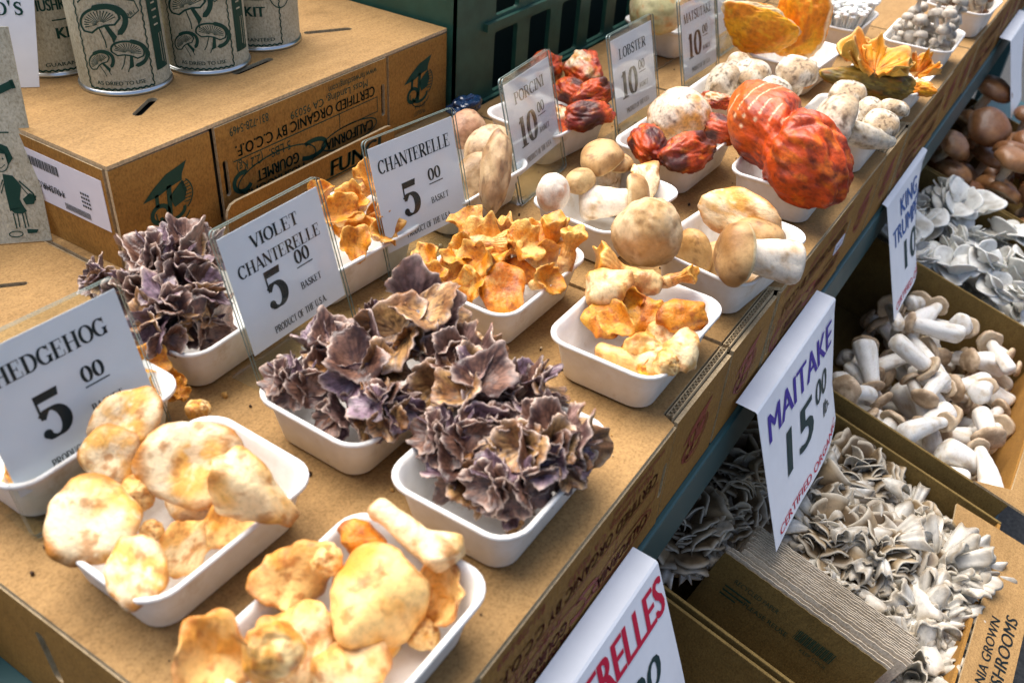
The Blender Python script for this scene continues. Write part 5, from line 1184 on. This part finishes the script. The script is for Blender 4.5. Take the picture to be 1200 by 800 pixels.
def rot_rand(rg, mode):
    if mode == 'lying': return Matrix.Rotation(rg.uniform(0, 6.28), 4, 'Z') @ Matrix.Rotation(R(rg.uniform(68, 112)), 4, 'Y') @ Matrix.Rotation(rg.uniform(0, 6.28), 4, 'Z')
    if mode == 'up': return Matrix.Rotation(rg.uniform(0, 6.28), 4, 'Z') @ Matrix.Rotation(R(rg.uniform(0, 35)), 4, 'Y') @ Matrix.Rotation(rg.uniform(0, 6.28), 4, 'Z')
    return Matrix.Rotation(rg.uniform(0, 6.28), 4, 'Z') @ Matrix.Rotation(R(rg.uniform(0, 150)), 4, 'Y') @ Matrix.Rotation(rg.uniform(0, 6.28), 4, 'Z')
def heap(name, variants, n, H, frame, sizes, mode, seed, label, group, cat='mushroom', spots=None):
    rg = np.random.default_rng(seed); VV = [verts_of(v if isinstance(v, tuple) else (v,)) for v in variants]
    for k in range(n):
        i = rg.integers(len(variants)); sz = rg.uniform(*sizes); M = rot_rand(rg, mode) @ Matrix.Scale(sz, 4)
        V = VV[i] @ np.array(M)[:3, :3].T
        if spots is not None and k < len(spots): tx, ty = spots[k]
        else: tx, ty = rg.uniform(H.b[0], H.b[1]), rg.uniform(H.b[2], H.b[3])
        # of a few candidate places take the lowest
        best = None
        for q in range(5):
            ax, ay = (tx, ty) if q == 0 else (rg.uniform(H.b[0], H.b[1]), rg.uniform(H.b[2], H.b[3]))
            sv = H.h.copy(); x, y, z = H.drop(V, ax, ay); hh = H.h; H.h = sv
            if best is None or z < best[2]: best = (x, y, z, hh)
        x, y, z, H.h = best
        Mw = frame @ Matrix.Translation((x, y, z)) @ M
        if isinstance(variants[i], tuple): put2(name, variants[i], Mw, label, cat, group)
        else: tag(link(name, variants[i], None, Mw), label, cat, group)
def tray_heap(key, *a, **k):
    cx, cy = TR[key][:2]; return Heap(cx - .056, cx + .056, cy - .040, cy + .040, .006, .003, .003)
heap('button_mushroom', BU, 58, tray_heap('T22'), Matrix(), (.015, .024), 'up', 5, 'small round grey button mushroom in the tray of buttons', 'grey buttons in one tray')
for k, (dx, dy) in enumerate(((-.035, -.02), (.005, -.02), (.04, -.015), (-.03, .022), (.012, .022), (.042, .024))):
    tag(link('enoki_clump', EN[k % 2], None, Matrix.Translation((TR['T23'][0] + dx, TR['T23'][1] + dy, .008)) @ Matrix.Rotation(k * 1.3, 4, 'Z') @ Matrix.Scale(.062, 4)), 'white enoki clump in the tray at the back of the far end', 'mushroom cluster', 'white enoki clumps')
heap('brown_mushroom', BR + BU[:1], 34, tray_heap('T24'), Matrix(), (.02, .032), 'any', 8, 'little brown mushroom in the farthest tray', 'brown mushrooms in the farthest tray')

# ------------------------------------------------------------------ lower tier of open cartons
def RM(x0, y0, z0, facing):   # panel frames in the tilted rim frame
    return rim_m() @ (FX(x0, y0, z0) if facing == 'F' else LX(x0, y0, z0))
YB, YF, DEP = .058, -.253, .125
def open_carton(label, x0, x1, dz=0, flap=None, art=None, group='open cartons on the sloped rack'):
    t = thing('open_carton', label, 'carton', tuple(rim_m() @ Vector(((x0 + x1) / 2, -.12, -DEP))), group=group); I = inT(t); M = I @ rim_m(dz); T = .0035; d = DEP + dz
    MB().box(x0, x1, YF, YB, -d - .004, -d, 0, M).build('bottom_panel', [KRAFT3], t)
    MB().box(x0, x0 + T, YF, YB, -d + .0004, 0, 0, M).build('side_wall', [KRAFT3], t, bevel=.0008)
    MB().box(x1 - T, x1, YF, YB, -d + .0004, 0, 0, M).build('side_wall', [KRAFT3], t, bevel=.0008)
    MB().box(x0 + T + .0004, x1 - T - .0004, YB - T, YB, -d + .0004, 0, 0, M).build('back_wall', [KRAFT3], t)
    MB().box(x0 + T + .0004, x1 - T - .0004, YF, YF + T, -d + .0004, -.001, 0, M).build('front_wall', [KRAFT2], t)
    if flap:
        m = MB().plate(flap, .003, (), 0, M @ Matrix.Translation((0, 0, .0035)), 1)
        if art: m.art(art, 2, M @ Matrix.Translation((0, 0, .0035)))
        m.build('front_flap', [KRAFT, CUT, INKK], t, bevel=.0006)
    return t
# local y of the rim frame: 0 at world y = .13, positive up the slope
ly = lambda wy: (wy - .13) / math.cos(TILT)
A = Art(); A.text('CALIFORNIA GROWN', .800, ly(-.118) - .020, .0095, .155, 'r', bold=.0003); A.text('MUSHROOMS', .815, ly(-.118) - .037, .0125, .125, 'r', bold=.0004)
f0, f1 = ly(-.116), ly(-.162)
open_carton('open kraft carton of maitake with paper bags at its end, lettered front flap', .573, .946, 0, [(.573, f0), (.862, f0), (.893, ly(-.065)), (.925, ly(-.062)), (.93, f1), (.573, f1)], A)
open_carton('open kraft carton full of king trumpets', .966, 1.358, .010, [(.966, ly(-.07)), (.992, ly(-.112)), (1.352, ly(-.118)), (1.352, f1), (.966, f1)])
open_carton('open kraft carton heaped with pale oyster mushrooms', 1.364, 1.683, .004, [(1.37, f0), (1.68, f0), (1.68, f1), (1.37, f1)])
open_carton('open kraft carton of shiny brown mushrooms farthest down the rack', 1.689, 2.10, .004, [(1.69, f0), (2.09, f0), (2.09, f1), (1.69, f1)])
open_carton('empty-looking open carton under the chanterelles hanging sign', .19, .567, 0)
FR = rim_m()
Hh = Heap(.975, 1.349, -.247, -.012, -.118, .005, .009)
heap('king_trumpet', KT, 92, Hh, FR, (.0235, .031), 'lying', 21, 'white-stalked king trumpet mushroom lying in the heap of king trumpets', 'king trumpets in the open carton')
Hh = Heap(1.372, 1.675, -.247, .05, -.105, .005, .014)
heap('oyster_mushroom', OY, 75, Hh, FR, (.045, .075), 'up', 22, 'pale fan-shaped oyster mushroom clump in the heaped carton', 'oyster mushroom clumps', 'mushroom cluster')
Hh = Heap(1.697, 2.09, -.247, .05, -.085, .006, .008)
heap('brown_mushroom', BR, 40, Hh, FR, (.055, .085), 'up', 23, 'shiny brown-capped mushroom in the farthest open carton', 'brown mushrooms in the open carton')
# maitake: one clump after another, spread over the carton
g = 'maitake clumps in the open carton'
for k, (v, px, py, dz, s, lab) in enumerate(((0, 865, 560, -.05, .115, 'dark maitake clump at the back under the maitake sign'), (0, 800, 625, -.06, .11, 'dark maitake clump beside the paper bags at the table edge'), (0, 850, 610, -.065, .10, 'dark maitake clump between the table edge and the sign tip'),
        (0, 1000, 560, -.045, .10, 'brown maitake clump right of the maitake sign'), (1, 945, 585, -.05, .10, 'brown and white maitake clump behind the lower end of the maitake sign'), (1, 965, 635, -.045, .10, 'mixed brown and white maitake clump below the maitake sign'),
        (1, 1025, 655, -.04, .11, 'maitake clump with a pale frilled top in the middle of the carton'), (2, 1088, 680, -.042, .11, 'whitest maitake clump by the front flap'), (2, 1068, 738, -.055, .10, 'white fringed maitake clump at the lower right by the lettering'),
        (2, 1068, 792, -.065, .10, 'maitake clump cut by the bottom edge of the picture'), (1, 975, 690, -.06, .10, 'maitake clump right behind the stack of paper bags'), (0, 1000, 610, -.07, .11, 'dark maitake clump low against the side wall'), (1, 1040, 715, -.07, .11, 'maitake clump low beside the end of the bags'), (1, 1060, 620, -.06, .09, 'small maitake clump by the far corner of its carton'))):
    d = ray(px, py); tn = math.tan(TILT); q = (ZB + dz - tn * .13 - CAM[2]) / (d[2] - tn * d[1]); p = CAM + d * q
    tag(link('maitake_clump', MT[v], None, Matrix.Translation(p) @ Matrix.Rotation(TILT - .3, 4, 'X') @ Matrix.Rotation(k * 1.1, 4, 'Z') @ Matrix.Scale(s, 4)), lab, 'mushroom cluster', g)
# ---- paper bags standing on edge at the end of the maitake carton
def bag_mesh(seed):
    rg = np.random.default_rng(seed); m = MB(); L, Hh_, n = .182, .122, 26
    for sgn in (0, 1):
        V = []; F = []; off = .0016 * sgn
        for j in range(7):
            for i in range(n + 1):
                x = L * i / n; z = Hh_ * j / 6 - (.004 if sgn else 0) * (j == 6) + (.0009 * (i % 2) if j == 6 else 0)
                V.append((x, off + .0008 * math.sin(3 * i / n + seed) * j / 6 + rg.normal() * .00012, z))
        w = n + 1
        for j in range(6):
            for i in range(n): F.append((j * w + i, j * w + i + 1, (j + 1) * w + i + 1, (j + 1) * w + i))
        b = len(V); V += [(x, y + .0006, z) for x, y, z in V]; F += [tuple(q + b for q in f[::-1]) for f in F]
        edge = [i for i in range(w)] + [j * w + n for j in range(1, 7)] + [6 * w + i for i in range(n - 1, -1, -1)] + [j * w for j in range(5, 0, -1)]
        for a in range(len(edge)): c, d2 = edge[a], edge[(a + 1) % len(edge)]; F.append((c, c + b, d2 + b, d2))
        m.add(V, F, 0)
    return m
bagA = Art()
for k in range(26): bagA.rect(.10 + k * .0016, .10 + k * .0016 + (.0011 if k % 3 else .0006), .085, .10)
bagA.text('RECYCLED PAPER', .05, .098, .006, .05); bagA.text('PLEASE REUSE', .07, .080, .006, .05); bagA.text('KEEP COOL', .128, .076, .004, .03)
for k in range(3): bagA.rect(.02, .05 - .006 * k, .088 - k * .006, .090 - k * .006)
base = rim_m()
NB = 16
for k in range(NB):
    x = .650 + k * .0037 + min(k, 4) * .0022; ln = R(6 - k * .35)
    # local frame: x runs down the slope (towards the buyer), y into the stack (+X), z up
    M = base @ Matrix.Translation((x - .006, -.010 - .014 * (k > 2) - .002 * (k % 3), -.1235 + .004 * (k > 2))) @ Matrix.Rotation(-math.pi / 2, 4, 'Z') @ Matrix.Rotation(-ln, 4, 'X')
    m = bag_mesh(k)
    if k == 0: m.art(bagA, 1, Matrix(((1, 0, 0, 0), (0, 0, -1, -.0012), (0, 1, 0, 0), (0, 0, 0, 1))))
    o = m.build('paper_bag', [BAGP if k else KRAFT3, INKG], None, mat=M)
    tag(o, 'front paper bag of the stack, olive face printed with bars' if k == 0 else 'flat brown paper bag standing in the stack beside the maitake', 'paper bag', 'stack of flat paper bags')

# ------------------------------------------------------------------ hanging paper signs on the carton fronts
def hang(label, x0, w, kind, curl=0, zf=-.090, ledge=.021, h=.152):
    A1 = Art(); A2 = Art(); A3 = Art(); mats = [PAPER]
    if kind == 'maitake':
        A1.text('MAITAKE', w / 2, -.052, .034, w * .84, bold=.0012, shear=.08)
        A2.text('15', w * .40, -.126, .056, .075, bold=.0025, shear=.12); A2.text('00', w * .71, -.098, .030, .042, bold=.0008, shear=.2); A2.text('lb.', w * .78, -.130, .020, .026, bold=.0004, shear=.1)
        A3.text('CERTIFIED ORGANIC', w / 2, -.178, .011, w * .86, bold=.0002)
        mats += [INKP, INKT, INKRED]
    elif kind == 'trumpet':
        A1.text('KING', w / 2, -.042, .028, w * .42, bold=.001); A1.text('TRUMPETS', w / 2, -.078, .028, w * .82, bold=.001)
        A2.text('10', w * .5, -.138, .048, .07, bold=.002); A2.text('00', w * .78, -.118, .024, .034, bold=.0008)
        A3.text('CERTIFIED ORGANIC', w / 2, -.178, .011, w * .86, bold=.0002); mats += [INKB, INKT, INKRED]
    elif kind == 'chant':
        A1.text('CHANTERELLES', w / 2, -.050, .040, w * .96, bold=.0013, shear=.05); A2.text('18', w * .42, -.126, .05, .07, bold=.002); A2.text('00', w * .78, -.108, .032, .045, bold=.0008, shear=.15); A3.text('CERTIFIED ORGANIC', w / 2, -.178, .011, w * .86, bold=.0002); mats += [INKRED, INKT, INKRED]
    else: mats += [INKB, INKT, INKRED]
    # sheet profile down from the carton face: tape strip, fold, hanging body leaning in under the table edge... outwards at the foot
    ang = R(20)
    yf = .1515 - ledge
    prof = [(.1515, zf + .003), (yf + .002, zf + .0015), (yf, zf)] + [(yf - t * h * math.sin(ang), zf - t * h * math.cos(ang)) for t in (.1, .25, .4, .55, .7, .85, 1)]
    n = 13; V = []; F = []
    bow = lambda u: curl * max(0, u - .45) ** 2
    for k, (y, z) in enumerate(prof):
        for i in range(n):
            u = i / (n - 1); V.append((x0 + w * u, y + (bow(u) + .002 * math.sin(u * 5)) * (k > 2) * min(1, (k - 2) / 5), z))
    b = len(V); V += [(x, y + .0006, z) for x, y, z in V]
    for k in range(len(prof) - 1):
        for i in range(n - 1):
            q = (k * n + i, k * n + i + 1, (k + 1) * n + i + 1, (k + 1) * n + i); F.append(q[::-1]); F.append(tuple(v + b for v in q))
    edge = list(range(n)) + [k * n + n - 1 for k in range(1, len(prof))] + [(len(prof) - 1) * n + i for i in range(n - 2, -1, -1)] + [k * n for k in range(len(prof) - 2, 0, -1)]
    for a in range(len(edge)): c, d2 = edge[a], edge[(a + 1) % len(edge)]; F.append((c, d2, d2 + b, c + b))
    m = MB(); m.add(V, F, 0)
    def wrap(x, y, z):
        t = -y / h; u = x / w; kk = 2 + t * 7
        return (x0 + x, yf - t * h * math.sin(ang) + (bow(u) + .002 * math.sin(u * 5)) * min(1, max(0, (kk - 2) / 5)) - .0006, zf - t * h * math.cos(ang))
    for k, a in enumerate((A1, A2, A3)):
        a.V = [(p[0], p[1] * h / .185) for p in a.V]
        if a.V: m.art(a, k + 1, wrap=wrap)
    tag(m.build('hanging_sign', mats), label, 'price sign', 'paper signs hanging from the carton fronts')
hang('white hanging sign with violet lettering MAITAKE 15', .672, .235, 'maitake', .05, -.089, .021, .158)
hang('white hanging sign with blue lettering KING TRUMPETS', 1.185, .225, 'trumpet', .12, -.100, .007, .165)
hang('white hanging sign with red lettering CHANTERELLES', .226, .240, 'chant', 0, -.092, .021, .15)
hang('white hanging sign cut by the right edge of the picture', 2.02, .235, 'far', .1)

# crumbs of soil and mushroom on the cartons
rg = np.random.default_rng(77); V = []; F = []; Cc = []; G, SF = sphere_grid(5, 6)
for k in range(420):
    x, y = rg.uniform(.16, 1.7), rg.uniform(.165, .47)
    if np.min(np.hypot(0, 0)) > 0: continue
    if floor_z(np.array([[x, y, 0.]]))[0] > .002: continue
    r = rg.uniform(.0006, .0022) * (1.6 if rg.random() < .1 else 1); q = G * r * rg.uniform(.5, 1.2, 3) * (.7 + .6 * rg.random((5, 6, 1))); o = len(V)
    V += [tuple(p) for p in (q + np.array([x, y, .0006 + r * .3])).reshape(-1, 3)]; F += [tuple(i + o for i in f) for f in SF]
    c = ((.06, .035, .02), (.55, .33, .10), (.7, .6, .42))[rg.choice(3, p=(.55, .25, .2))]; Cc += [c] * 30
tag(link('crumbs', make_mesh('crumbs', V, F, [M_PORC], None, np.array(Cc), True)), 'crumbs of soil and mushroom scattered on the carton tops', 'crumbs', None, 'stuff')
